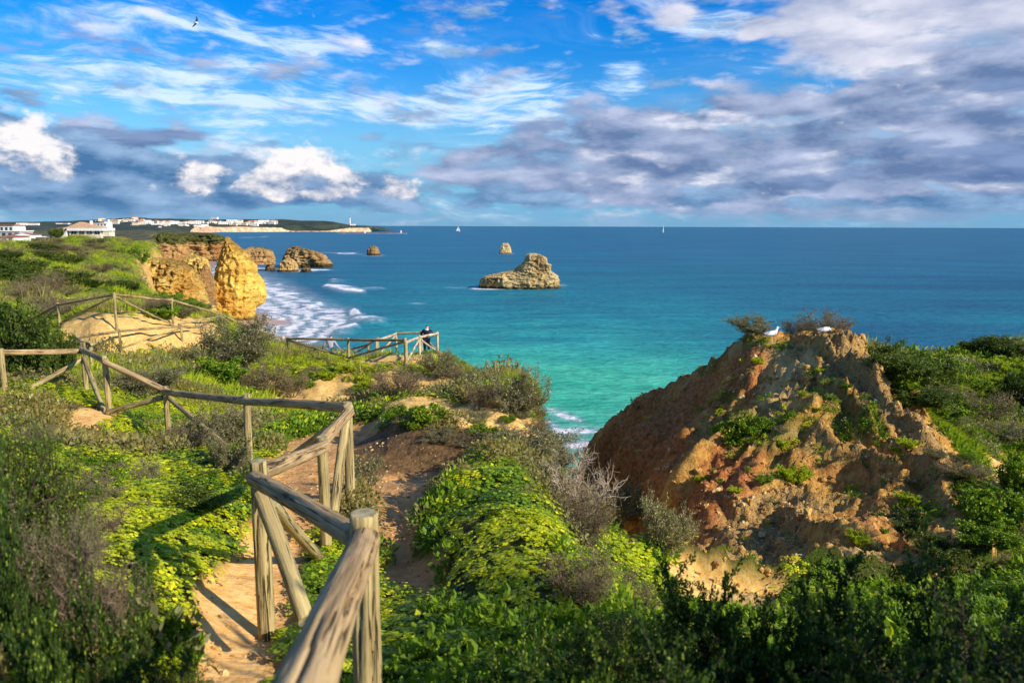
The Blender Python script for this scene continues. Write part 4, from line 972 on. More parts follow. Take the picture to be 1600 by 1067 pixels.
# ------------------------------------------------------------------ people
SKIN = simple('skin', (.55, .33, .24), .6, .05); HAIR = simple('dark_hair', (.03, .018, .012), .7, .2, 20)
def skinned(name, verts, edges, radii, m, parent, root=0, sub=1):
    me = bpy.data.meshes.new(name); me.from_pydata([tuple(v) for v in verts], edges, []); me.materials.append(m)
    o = link(name, me, parent); s = o.modifiers.new('skin', 'SKIN'); s.use_smooth_shade = True
    for v, r in zip(me.skin_vertices[0].data, radii): v.radius = (r, r) if not isinstance(r, tuple) else r
    me.skin_vertices[0].data[root].use_root = True
    b = o.modifiers.new('sub', 'SUBSURF'); b.levels = sub; b.render_levels = sub
    return o
def person(loc, rz, lab, top, trous, arms, hip_s=.0, lean=.10, feet=((-.12, .0), (.12, .03)), h=1.75):
    """figure faces +y; arms = (elbowL, handL, elbowR, handR)"""
    o = empty('person', loc, rz); tag(o, lab, 'person'); k = h/1.75
    sc = lambda p: (p[0]*k, p[1]*k, p[2]*k)
    J = dict(pel=(hip_s, 0, .95), spi=(hip_s*.6, lean*.4, 1.14), che=(0, lean, 1.34), nek=(0, lean*1.25, 1.50), hd=(0, lean*1.6, 1.60), top=(0, lean*1.6-.005, 1.69), nose=(0, lean*1.6+.115, 1.60), earl=(-.085, lean*1.6, 1.60), earr=(.085, lean*1.6, 1.60),
             shl=(-.19, lean, 1.41), shr=(.19, lean, 1.41), ell=arms[0], hal=arms[1], elr=arms[2], har=arms[3],
             hpl=(-.10+hip_s, 0, .90), hpr=(.10+hip_s, 0, .90), knl=(-.11+hip_s*.5+feet[0][0]*.1, .05, .50), knr=(.11+hip_s*.5, .05, .50), anl=(feet[0][0], feet[0][1], .08), anr=(feet[1][0], feet[1][1], .08),
             tol=(feet[0][0]-.03, feet[0][1]+.16, .035), tor=(feet[1][0]+.03, feet[1][1]+.16, .035))
    Rd = dict(pel=.15, spi=.13, che=.15, nek=.055, hd=.092, top=.075, nose=.014, earl=.018, earr=.018, shl=.062, shr=.062, ell=.042, elr=.042, hal=.030, har=.030, hpl=.095, hpr=.095, knl=.058, knr=.058, anl=.042, anr=.042, tol=.035, tor=.035)
    E = [('pel', 'spi'), ('spi', 'che'), ('che', 'nek'), ('nek', 'hd'), ('hd', 'top'), ('hd', 'nose'), ('hd', 'earl'), ('hd', 'earr'), ('che', 'shl'), ('che', 'shr'), ('shl', 'ell'), ('shr', 'elr'), ('ell', 'hal'), ('elr', 'har'),
         ('pel', 'hpl'), ('pel', 'hpr'), ('hpl', 'knl'), ('hpr', 'knr'), ('knl', 'anl'), ('knr', 'anr'), ('anl', 'tol'), ('anr', 'tor')]
    for s, sx in (('l', -1), ('r', 1)):      # palm, four fingers and a thumb
        w = Vector(J['ha'+s]); e = Vector(J['el'+s]); d = (w-e).normalized(); sd_ = Vector((1, 0, 0))*sx
        J['pa'+s] = tuple(w+d*.05); Rd['pa'+s] = (.036, .018); E.append(('ha'+s, 'pa'+s))
        for f in range(4):
            L_ = (.075, .085, .08, .06)[f]; b = w+d*.075+sd_*(.030-.020*f)
            J['f%d%s' % (f, s)] = tuple(b); J['g%d%s' % (f, s)] = tuple(b+d*L_*.6+Vector((0, 0, -.015))); J['h%d%s' % (f, s)] = tuple(b+d*L_*.85+Vector((0, 0, -.045)))
            for q in 'fgh': Rd['%s%d%s' % (q, f, s)] = .0085
            E += [('pa'+s, 'f%d%s' % (f, s)), ('f%d%s' % (f, s), 'g%d%s' % (f, s)), ('g%d%s' % (f, s), 'h%d%s' % (f, s))]
        J['t0'+s] = tuple(w+d*.03-sd_*.035); J['t1'+s] = tuple(w+d*.07-sd_*.055); Rd['t0'+s] = .012; Rd['t1'+s] = .009; E += [('pa'+s, 't0'+s), ('t0'+s, 't1'+s)]
    N_ = list(J); ix = {n: i for i, n in enumerate(N_)}
    skinned('body', [sc(J[n]) for n in N_], [(ix[a], ix[b]) for a, b in E], [tuple(q*k for q in Rd[n]) if isinstance(Rd[n], tuple) else Rd[n]*k for n in N_], SKIN, o, 0, 1)
    def part(nm, names, edges, rad, m, sub=1):
        i2 = {n: i for i, n in enumerate(names)}; skinned(nm, [sc(J[n]) for n in names], [(i2[a], i2[b]) for a, b in edges], [rad[n]*k for n in names], m, o, 0, sub)
    J['hem'] = (J['pel'][0], J['pel'][1], .90); J['col'] = tuple(np.array(J['che'])*.3+np.array(J['nek'])*.7)
    J['cfl'] = tuple(np.array(J['ell'])*.12+np.array(J['hal'])*.88); J['cfr'] = tuple(np.array(J['elr'])*.12+np.array(J['har'])*.88)
    part('jacket', ['hem', 'spi', 'che', 'col', 'shl', 'shr', 'ell', 'elr', 'cfl', 'cfr'], [('hem', 'spi'), ('spi', 'che'), ('che', 'col'), ('che', 'shl'), ('che', 'shr'), ('shl', 'ell'), ('shr', 'elr'), ('ell', 'cfl'), ('elr', 'cfr')],
         dict(hem=.19, spi=.17, che=.185, col=.085, shl=.09, shr=.09, ell=.065, elr=.065, cfl=.048, cfr=.048), top)
    J['cul'] = J['anl']; J['cur'] = J['anr']
    part('trousers', ['pel', 'hpl', 'hpr', 'knl', 'knr', 'cul', 'cur'], [('pel', 'hpl'), ('pel', 'hpr'), ('hpl', 'knl'), ('hpr', 'knr'), ('knl', 'cul'), ('knr', 'cur')], dict(pel=.165, hpl=.12, hpr=.12, knl=.08, knr=.08, cul=.062, cur=.062), trous)
    J['h0'] = (0, J['hd'][1]-.025, 1.635); J['h1'] = (0, J['hd'][1]-.02, 1.69); part('hair', ['h0', 'h1'], [('h0', 'h1')], dict(h0=.102, h1=.088), HAIR, 2)
    for s in 'lr':
        J['s0'] = (J['an'+s][0], J['an'+s][1]-.05, .05); J['s1'] = J['to'+s]; part('shoe', ['s0', 's1'], [('s0', 's1')], dict(s0=.052, s1=.045), HAIR)
    return o
NAVY = simple('navy_jacket', (.012, .016, .045), .8, .2, 5); DARKT = simple('dark_trousers', (.010, .012, .030), .85, .2, 6)
GREYJ = simple('grey_jumper', (.34, .33, .38), .9, .10, 8); JEANS = simple('blue_jeans', (.05, .13, .26), .9, .15, 9)
def on_ground(px, py, d):
    w = W(px, py, d); return (w[0], w[1], float(terrain_h(w[0], w[1])))
g = W(667, 556, 40.6); per = person((g[0], g[1], g[2]), -.10, 'person in navy jacket and dark trousers leaning on the pale lookout rail', NAVY, DARKT,
       ((-.36, .12, 1.20), (-.26, .34, 1.08), (.38, .08, 1.22), (.30, .33, 1.08)), lean=.10, feet=((-.09, 0), (.08, .04)))
# strap and collar that show on the back
m_ = MB(); m_.cyl((-.10, .02, 1.47), (.10, .02, 1.47), .05, .05, 8); m_.build('collar', simple('white_collar', (.7, .72, .8), .8, .03), per, True)
g = W(517, 568.5, 44.2); person((g[0], g[1], g[2]), .05, 'person in grey jumper and blue jeans, arms spread on the low fence', GREYJ, JEANS,
       ((-.40, .10, 1.12), (-.52, .24, .90), (.38, .12, 1.12), (.50, .28, .92)), lean=.14, feet=((-.13, 0), (.15, .06)))

# ------------------------------------------------------------------ gulls
GULLW = simple('white_feathers', (.82, .82, .84), .7, .03, 30); GULLG = simple('grey_feathers', (.30, .32, .36), .7, .10, 30); GULLB = simple('black_wing_tips', (.02, .02, .025), .7, .1, 30); BEAK = simple('yellow_beak', (.75, .45, .05), .5, .1, 30)
def gull(px, py, d, rz, lab, neck=.16, tucked=False, sit=0.0, s=1.0):
    p = W(px, py, d); z = float(terrain_h(p[0], p[1]))
    o = empty('seagull', (p[0], p[1], p[2]), rz); o.scale = (s, s, s); tag(o, lab, 'seagull', 'gulls resting on top of the sandstone peak')
    hx, hz = (.10, .17) if tucked else (.19, .12+neck+.08)
    V = [(-.26, 0, .09), (-.12, 0, .11), (.03, 0, .12), (.13, 0, .145), (hx+.0, 0, hz*.6+.06), (hx+.015, 0, hz), (hx+.05, 0, hz-.002)]
    skinned('body', V, [(i, i+1) for i in range(6)], [(.02, .012), (.062, .055), (.085, .08), (.075, .075), (.042, .042), (.040, .040), (.028, .028)], GULLW, o, 2, 2)
    for sy in (-1, 1):
        n = 12; v = []; f = []
        for i in range(n+1):
            t = i/n; x = .12-.46*t; w = .075*math.sin(min(t*1.5+.25, 1)*math.pi*.62)*(1-t**3*.9)
            for a in range(6):
                th = math.pi*2*a/6; v.append((x, sy*(.062*(1-t*.75)+.018*math.cos(th)), .135-.03*t+w*.75*math.sin(th)))
        for i in range(n):
            for a in range(6): f.append((i*6+a, i*6+(a+1) % 6, i*6+6+(a+1) % 6, i*6+6+a))
        me = bpy.data.meshes.new('wing'); me.from_pydata(v, [], f); me.materials.append(GULLG); me.materials.append(GULLB); me.update()
        me.polygons.foreach_set('material_index', [1 if k//6 >= 9 else 0 for k in range(len(f))]); me.polygons.foreach_set('use_smooth', [True]*len(f)); link('wing', me, o)
    m = MB(); m.cyl((hx+.06, 0, hz-.004), (hx+.125, 0, hz-.016), .013, .004, 6); m.build('beak', BEAK, o, True)
    for sy in (-1, 1):
        m = MB(); m.cyl((.0, sy*.035, .08), (.0, sy*.035, -.06), .006, .006, 6); m.build('leg', BEAK, o)
    return o
gull(1288, 521.5, 23.9, 0.05, 'grey-winged seagull crouching at the top of the peak, right of the other gull', tucked=True, s=1.15)
gull(1204, 527.5, 24.6, .25, 'white seagull with raised head beside the green tuft, left of the other gull', neck=.10, s=1.15)
def flying_gull():
    p = W(305, 35, 60); o = empty('flying_seagull', p, .6); tag(o, 'tiny seagull gliding high in the upper left of the sky', 'seagull'); o.rotation_euler = (R(-28), R(20), .5)
    skinned('body', [(-.2, 0, 0), (-.05, 0, 0), (.1, 0, 0), (.2, 0, .01), (.25, 0, 0)], [(0, 1), (1, 2), (2, 3), (3, 4)], [(.02, .01), .06, .06, .035, .012], GULLW, o, 1, 1)
    for sy in (-1, 1):
        v = []
        for i, (x, y, z, c) in enumerate(((.05, .03, .02, .17), (.08, .25, .07, .15), (.02, .45, .04, .10), (-.08, .66, -.02, .02))):
            v += [(x+c*.4, sy*y, z), (x-c*.6, sy*y, z), (x-c*.1, sy*y, z+.02)]
        f = []
        for i in range(3):
            a = i*3; f += [(a, a+3, a+5, a+2), (a+2, a+5, a+4, a+1), (a+1, a+4, a+3, a)]
        me = bpy.data.meshes.new('wing'); me.from_pydata(v, [], f); me.materials.append(GULLG); me.materials.append(GULLB); me.update(); me.polygons.foreach_set('material_index', [0]*6+[1]*3); link('wing', me, o)
flying_gull()
# ------------------------------------------------------------------ vegetation
def leaf_mat(name, dark, light, tip=None, trans=.35, rough=.55):
    m, T = mat(name); nt = T.nt; b = T.b
    oi = T.new('ShaderNodeObjectInfo'); rnd = S(nt, oi.outputs['Random'])
    tone = T.attr('tone'); pn = T.noise(T.pos(), .8, 3, .5)
    k = (tone*.70+rnd*.26+(pn-.5)*.55+.08).clamp()
    c = T.mix(k, dark, light)
    if tip: c = T.mix((tone+rnd*.25).step(.86, 1.0), c, tip)
    T.put(c, b.inputs['Base Color']); b.inputs['Roughness'].default_value = rough; b.inputs['Specular IOR Level'].default_value = .25
    tr = T.new('ShaderNodeBsdfTranslucent'); T.put(T.mix(1.0, c, (1.1, 1.1, .5, 1), 'MULTIPLY'), tr.inputs['Color'])
    mx = T.new('ShaderNodeMixShader'); mx.inputs[0].default_value = trans
    nt.links.new(b.outputs[0], mx.inputs[1]); nt.links.new(tr.outputs[0], mx.inputs[2]); nt.links.new(mx.outputs[0], T.o.inputs[0])
    return m
L_CLOVER = leaf_mat('clover_leaves', (.20, .28, .008), (.74, .80, .015), (.98, .92, .03))
L_CLOVERD = leaf_mat('deep_green_leaves', (.04, .10, .008), (.26, .42, .020), (.60, .62, .03))
L_GRASS = leaf_mat('grass_blades', (.13, .20, .008), (.46, .56, .020), (.66, .62, .06))
L_OLIVE = leaf_mat('olive_grey_leaves', (.08, .085, .035), (.34, .33, .15), (.58, .54, .28))
L_DARK = leaf_mat('dark_shrub_leaves', (.022, .045, .006), (.13, .20, .022), (.30, .35, .05))
L_JUN = leaf_mat('dark_green_sprigs', (.012, .034, .006), (.085, .160, .020), (.32, .42, .05))
L_BROWN = leaf_mat('brown_scrub_leaves', (.10, .085, .025), (.38, .32, .10), (.54, .47, .18))
L_LIME = leaf_mat('lime_leaves', (.16, .24, .008), (.60, .70, .018), (.90, .86, .04))
TWIG = simple('grey_brown_twigs', (.20, .145, .10), .9, .3, 6); TWIGP = simple('pale_dry_twigs', (.44, .35, .25), .9, .25, 6); TWIGD = simple('dark_stems', (.06, .042, .028), .9, .25, 6)

class Veg:
    def __init__(s, seed): s.r = np.random.default_rng(seed); s.seg = []; s.lv = []; s.lf = []; s.tn = []
    def path(s, p, d, L, n, r0, r1, up=.0, wob=.25):
        """grow a curved stem; returns its points and directions"""
        P = [np.array(p, float)]; D = []; d = np.array(d, float); d /= np.linalg.norm(d)
        for i in range(n):
            d = d+s.r.normal(0, wob, 3)*.6+np.array([0, 0, up]); d /= np.linalg.norm(d)
            q = P[-1]+d*L/n; a = r0+(r1-r0)*i/n; b = r0+(r1-r0)*(i+1)/n
            s.seg.append((P[-1], q, a, b)); P.append(q); D.append(d.copy())
        return P, D
    def leaf(s, p, d, L, w, tone):
        d = d/np.linalg.norm(d); a = np.cross(d, s.r.normal(0, 1, 3)); a /= np.linalg.norm(a)+1e-9; n = np.cross(d, a)
        b = len(s.lv); s.lv += [p, p+d*L*.5+a*w*.5+n*L*.08, p+d*L, p+d*L*.5-a*w*.5+n*L*.08]; s.lf.append((b, b+1, b+2, b+3)); s.tn += [tone]*4
    def branches_mesh(s, m, ns=3):
        V = []; F = []
        for p, q, a, b in s.seg:
            z = q-p; z = z/(np.linalg.norm(z)+1e-9); x = np.cross(z, [.3, .5, .8]); x /= np.linalg.norm(x)+1e-9; y = np.cross(z, x); k = len(V)
            for c, r in ((p, a), (q, b)):
                for i in range(ns):
                    t = 2*math.pi*i/ns; V.append(c+(x*math.cos(t)+y*math.sin(t))*r)
            for i in range(ns): F.append((k+i, k+(i+1) % ns, k+ns+(i+1) % ns, k+ns+i))
        return npmesh('branches', V, F, True, None, (m,))
    def foliage_mesh(s, m): return npmesh('foliage', s.lv, s.lf, False, dict(tone=s.tn), (m,))

def shrub_proto(seed, leaf, twig, nst=9, leaves=10, L=.09, w=.05, spread=1.0, up=.10, sub=7, tw=3, wob=.28, upper=0.0, lrad=.05):
    """unit shrub: radius about 1, height about 1"""
    v = Veg(seed); r = v.r
    for i in range(nst):
        a = 2*math.pi*(i+r.uniform(0, .8))/nst; t = r.uniform(.15, 1.0)
        d = np.array([math.cos(a)*t*spread, math.sin(a)*t*spread, r.uniform(.35, .9)]); LL = r.uniform(.75, 1.1)
        P, D = v.path([math.cos(a)*.08, math.sin(a)*.08, -.05], d, LL, 7, .022, .008, up, wob*.7)
        for k in range(2, 8):
            for j in range(sub//3+1):
                q = P[k]; dd = D[k-1]+r.normal(0, .75, 3); dd[2] = abs(dd[2])*.7+.05
                P2, D2 = v.path(q, dd, r.uniform(.22, .48), 4, .008, .004, up*.5, wob)
                for kk in range(1, 5):
                    for jj in range(tw):
                        d3 = D2[kk-1]+r.normal(0, .8, 3); P3, D3 = v.path(P2[kk], d3, r.uniform(.07, .16), 2, .0035, .002, .05, wob)
                        for c in range(int(leaves*r.uniform(.6, 1.3))):
                            u = r.uniform(.1, 1.1); p = P2[kk]*(1-u)+P3[-1]*u+r.normal(0, lrad*.5, 3)
                            v.leaf(p, D3[-1]+r.normal(0, .9, 3), L*r.uniform(.6, 1.2), w*r.uniform(.6, 1.2), float(np.clip(r.beta(2, 2.4), 0, 1)))
    return v
def spray_proto(seed, nst=20, dens=15, L=.030, w=.022, length=1.3):
    """arching stems densely clothed with tiny leaves"""
    v = Veg(seed); r = v.r
    for i in range(nst):
        a = 2*math.pi*i/nst+r.uniform(0, .5); t = r.uniform(.5, 2.2)
        P, D = v.path([0, 0, -.1], [math.cos(a)*t, math.sin(a)*t, r.uniform(.5, 1.1)], length*r.uniform(.6, 1.1), 9, .016, .005, -.07, .40)
        for k in range(2, 10):
            for j in range(3):
                dd = D[k-1]*.6+r.normal(0, .75, 3); P2, D2 = v.path(P[k], dd, r.uniform(.14, .36), 5, .006, .003, .03, .30)
                for kk in range(5):
                    for c in range(dens):
                        u = r.uniform(0, 1); p = P2[kk]*(1-u)+P2[kk+1]*u; o = r.normal(0, 1, 3); o /= np.linalg.norm(o)
                        v.leaf(p+o*r.uniform(0, .02), D2[kk]*.5+o, L*r.uniform(.6, 1.2), w, float(r.beta(2, 2.2)))
    return v
PR = {}
def proto(key, v, lm, tm):
    pts_ = np.array(v.lv) if v.lf else np.array([q for _, q, _, _ in v.seg]); kr = 1/np.percentile(np.hypot(pts_[:, 0], pts_[:, 1]), 96); kz = 1/np.percentile(pts_[:, 2], 98); K = np.array([kr, kr, kz])
    if v.lf: v.lv = list(np.array(v.lv)*K)
    v.seg = [(a*K, b*K, c, d) for a, b, c, d in v.seg]
    PR[key] = [('branches', v.branches_mesh(tm))]+([('foliage', v.foliage_mesh(lm))] if v.lf else [])
for k, sd in (('a', 1), ('b', 2)):
    proto('olive_'+k, shrub_proto(10+sd, 0, 0, 10, 5, .055, .028, sub=6, tw=3), L_OLIVE, TWIG)
    proto('dark_'+k, shrub_proto(20+sd, 0, 0, 10, 7, .07, .045, sub=6, tw=3), L_DARK, TWIGD)
    proto('brown_'+k, shrub_proto(30+sd, 0, 0, 11, 2, .05, .018, sub=8, tw=3, wob=.35), L_BROWN, TWIG)
    proto('spray_'+k, spray_proto(40+sd), L_JUN, TWIGD)
proto('heath_a', shrub_proto(91, 0, 0, 11, 11, .030, .016, sub=7, tw=3), L_DARK, TWIGD)
proto('heath_b', shrub_proto(92, 0, 0, 11, 9, .028, .014, sub=7, tw=3), L_OLIVE, TWIG)
proto('dry_a', shrub_proto(51, 0, 0, 12, 0, sub=8, tw=2, wob=.55, up=.05), None, TWIGP)
proto('dry_b', shrub_proto(52, 0, 0, 10, 0, sub=6, tw=2, wob=.60, up=.02), None, TWIG)
proto('green_a', shrub_proto(61, 0, 0, 9, 8, .10, .07, sub=5, tw=3), L_CLOVERD, TWIGD)
proto('sprig_a', shrub_proto(71, 0, 0, 6, 4, .10, .05, sub=3, tw=2, wob=.2), L_OLIVE, TWIG)
proto('lime_a', shrub_proto(81, 0, 0, 9, 7, .09, .07, sub=5, tw=3), L_LIME, TWIGD)

_rr = random.Random(3)
def plant(key, name, lab, cat, x, y, z, rad, hgt, group=None, rz=None, ry=None):
    o = empty(name, (x, y, z), _rr.uniform(0, 6.28) if rz is None else rz); o.scale = (rad, ry or rad, hgt); tag(o, lab, cat, group)
    for nm, me in PR[key]: link(nm, me, o)
    return o
def shrub(key, lab, px, py, wpx, hpx, d=None, name='shrub', cat='shrub', sink=.04, group=None, rz=None, dep=1.0):
    """foot at pixel (px,py) on the ground, wpx wide and hpx high in the 1600 px frame"""
    if d is None:
        g = ground(px, py)
        if g is None: print('NO GROUND', px, py); return
    else:
        w = W(px, py, d); g = np.array([w[0], w[1], float(terrain_h(w[0], w[1]))])
        if g[2] < w[2]-.5 or g[2] > w[2]+.5: g[2] = w[2]
    u = g[1]/FPX; return plant(key, name, lab, cat, g[0], g[1], g[2]-hpx*u*sink, wpx*u/2/.95, hpx*u, group, rz, wpx*u/2/.95*dep)
SH = [
 ('olive_a', 'big rounded grey-olive shrub where the highest fence dips out of sight', 372, 572, 140, 72),
 ('green_a', 'low green shrub in front of the big grey-olive one', 335, 596, 90, 34),
 ('brown_a', 'brownish shrub on the green shelf below the big grey-olive one', 405, 618, 80, 52),
 ('olive_b', 'grey-green low shrub beside the leftward-running near rail', 232, 618, 110, 44),
 ('brown_b', 'dry brown-grey shrub on the sandy scarp face under the lookout', 625, 622, 100, 50),
 ('brown_a', 'small brown bush left on the scarp, near the green lip', 455, 622, 56, 44),
 ('olive_b', 'brown-olive shrub at the right tip of the lookout', 688, 590, 66, 42),
 ('brown_b', 'low brown scrub just right of the lookout tip', 722, 600, 60, 30),
 ('olive_a', 'large open olive shrub standing against the turquoise cove', 806, 646, 100, 66),
 ('brown_b', 'low brown shrub left of the large open olive one', 755, 640, 60, 44),
 ('sprig_a', 'single spiky grey-green bush beside the path at the corner post', 572, 768, 72, 62),
 ('olive_b', 'scrubby olive brush along the cliff edge above the clover mound', 815, 722, 150, 54),
 ('brown_a', 'brown-green brush at the edge right of the clover mound top', 868, 736, 90, 50),
 ('dry_a', 'tall tangle of bare pale twigs right of the clover mound', 895, 806, 150, 112),
 ('dry_b', 'second bare twig tangle lower down beside the clover mound', 905, 850, 120, 92),
 ('brown_a', 'brown leafy undergrowth at the foot of the bare twig tangle', 900, 840, 130, 74),
 ('olive_a', 'silvery rounded shrub at the foot of the red earth', 1038, 868, 108, 92),
 ('olive_b', 'silvery shrub spreading behind the lime-green slope', 985, 812, 80, 52),
 ('brown_b', 'dry brown brush below the lime-green slope', 910, 940, 150, 80),
 ('brown_a', 'brown brush between the clover and the dark foreground bushes', 985, 955, 120, 56),
 ('olive_b', 'bush of grey-green twigs by the near rail, left of the corner post', 338, 700, 110, 60),
 ('brown_b', 'thin dry brush left of the near corner, below the rail', 290, 705, 90, 44),
 ('olive_a', 'grey-green scrub beside the tall post on the left slope', 360, 745, 80, 66),
]
for a in SH: shrub(*a)
SD = [
 ('dark_b', 'dark green shrub standing tall behind the left end of the near rail', 30, 602, 120, 118, 19),
 ('dark_a', 'dark green bush right of the tall one behind the near rail', 78, 600, 70, 90, 20.5),
 ('dark_b', 'dark dwarf bush on the skyline at the far left behind the crest fence', 8, 500, 40, 24, 40),
 ('olive_b', 'rounded green-brown tuft on the left shoulder of the peak', 1172, 533, 64, 30, 26),
 ('brown_b', 'low brown brush on the peak top left of the crouching gull', 1248, 528, 66, 30, 25.8),
 ('brown_a', 'brown-olive bush on the peak top behind the crouching gull', 1296, 532, 80, 46, 25.4),
 ('dark_a', 'small dark bush on the shaded left ridge of the peak', 1010, 650, 52, 34, 30.6),
 ('dark_b', 'big dark shrub just right of the peak summit against the sea', 1385, 600, 84, 72, 27),
 ('dark_a', 'dark shrub on the right slope below the skyline', 1440, 620, 110, 66, 26.5),
 ('dark_b', 'flat dark hedge on the skyline in the upper right corner of the land', 1555, 560, 90, 32, 34),
 ('brown_b', 'reddish-brown hedge at the right edge of the skyline', 1600, 556, 70, 30, 33.5),
 ('dark_a', 'dark shrub at the right edge below the skyline hedge', 1592, 625, 66, 60, 26),
 ('brown_a', 'brown bush in the middle of the right slope', 1520, 660, 110, 50, 23.5),
 ('dark_b', 'small dark bush under the right ridge of the peak', 1480, 700, 60, 44, 20.5),
 ('dark_a', 'dark green bush by the pale scar on the right slope', 1520, 800, 62, 60, 16.2),
 ('green_a', 'green bush on the right slope below the pale scar', 1590, 790, 60, 60, 16.4),
 ('green_a', 'leafy green bush on the lower right slope beside the peak foot', 1550, 850, 110, 50, 13.4),
 ('dark_b', 'dark bush on the lower peak slope at its right foot', 1420, 870, 120, 66, 13.8),
 ('lime_a', 'lime-green bush growing high on the clay face of the peak', 1215, 712, 62, 34, 19),
 ('green_a', 'olive-green bush joined to the left of the lime one on the peak face', 1175, 700, 56, 30, 19.4),
 ('green_a', 'green tuft left on the clay face of the peak', 1145, 700, 66, 40, 19.7),
 ('green_a', 'olive-green tuft halfway down the right-hand rubble gully', 1340, 700, 56, 34, 18.6),
 ('green_a', 'green plant below the summit on the rubble gully', 1300, 640, 44, 26, 20.6),
 ('lime_a', 'small lime tuft low on the middle of the peak', 1235, 775, 52, 28, 17.2),
]
for a in SD: shrub(*a)
# slopes of the peak and right bank: repeated small tufts
def tufts(n, poly, d0, d1, keys, size, name, lab, cat, group, hr=.6, seed=1):
    r = random.Random(seed); P = np.array(poly); k = 0; t = 0
    while k < n and t < n*40:
        t += 1; px = r.uniform(P[:, 0].min(), P[:, 0].max()); py = r.uniform(P[:, 1].min(), P[:, 1].max())
        if poly_sd(np.array([px]), np.array([py]), poly)[0] < 0: continue
        g = ground(px, py)
        if g is None or not d0 < g[1] < d1: continue
        s = r.uniform(*size); key = r.choice(keys); tx = (px-P[:, 0].min())/np.ptp(P[:, 0]); ty = (py-P[:, 1].min())/np.ptp(P[:, 1])
        kc = dict(dark='dark green', brown='brown twiggy', olive='grey-olive', green='fresh green', lime='lime-green', dry='bare pale')[key.split('_')[0]]
        hz = ('far left', 'left', 'middle', 'right', 'far right')[min(4, int(tx*5))]; vt = ('upper', 'mid-height', 'lower')[min(2, int(ty*3))]
        sz = 'larger' if s > (size[0]+size[1])/2 else 'smaller'
        plant(key, name, '%s %s %s, %s %s part' % (sz, kc, lab, vt, hz), cat, g[0], g[1], g[2]-s*.06, s, s*hr*r.uniform(.8, 1.3), group, r.uniform(0, 6.28)); k += 1
tufts(34, [(0, 400), (150, 385), (215, 400), (205, 470), (150, 490), (0, 480)], 52, 240, ['dark_a', 'dark_b', 'brown_a', 'brown_b', 'brown_a'], (1.1, 2.5), 'hill_shrub', 'shrub on the green hillside', 'shrub', 'shrubs dotted over the green hillside', .6, 11)
tufts(26, [(0, 385), (90, 374), (190, 374), (225, 392), (150, 398), (0, 404)], 110, 262, ['brown_a', 'brown_b', 'dark_a', 'olive_a'], (1.6, 3.3), 'hilltop_shrub', 'bush along the brow below the buildings', 'shrub', 'scrub along the brow of the hill', .32, 12)
tufts(18, [(60, 480), (300, 470), (340, 492), (260, 500), (180, 486), (60, 500)], 38, 80, ['dark_a', 'green_a', 'brown_a', 'olive_a'], (.7, 1.5), 'slope_shrub', 'bush just beyond the crest fence', 'shrub', 'bushes just beyond the crest fence', .6, 13)
tufts(26, [(1380, 590), (1600, 560), (1600, 720), (1540, 700), (1450, 660)], 18, 38, ['green_a', 'green_a', 'dark_a', 'lime_a', 'olive_b'], (.45, 1.0), 'bank_shrub', 'bush on the bank behind the peak', 'shrub', 'green bushes on the right-hand bank', .55, 14)
tufts(22, [(1440, 700), (1600, 700), (1600, 900), (1480, 900)], 11, 24, ['green_a', 'brown_a', 'dark_a', 'olive_b'], (.22, .5), 'bank_tuft', 'tuft right of the peak foot', 'shrub', 'tufts on the crumbling right-hand bank', .6, 15)
tufts(30, [(1130, 560), (1320, 550), (1450, 740), (1480, 860), (1150, 860), (1080, 760)], 12, 26, ['green_a', 'brown_a', 'olive_a', 'lime_a'], (.10, .28), 'peak_tuft', 'weed clinging to the peak face', 'plant', 'weeds clinging to the sandstone peak', .7, 16)
tufts(20, [(560, 650), (900, 650), (900, 700), (700, 700), (560, 640)], 12, 24, ['olive_a', 'brown_b', 'green_a'], (.15, .4), 'edge_tuft', 'tuft on the sandy shelf', 'plant', 'tufts on the sandy shelf', .6, 17)
tufts(26, [(20, 660), (200, 620), (390, 640), (380, 760), (200, 860), (20, 760)], 5.5, 18, ['green_a', 'olive_a', 'olive_b', 'green_a', 'dark_a', 'brown_a'], (.14, .32), 'low_shrub', 'low shrub among clover on the left slope', 'shrub', 'heathy shrubs on the left slope', .75, 18)
tufts(14, [(430, 575), (740, 575), (740, 640), (430, 640)], 20, 36, ['green_a', 'lime_a', 'brown_b'], (.35, .8), 'scarp_shrub', 'bush on the scarp below the lookout', 'shrub', 'bushes on the scarp below the lookout', .5, 19)
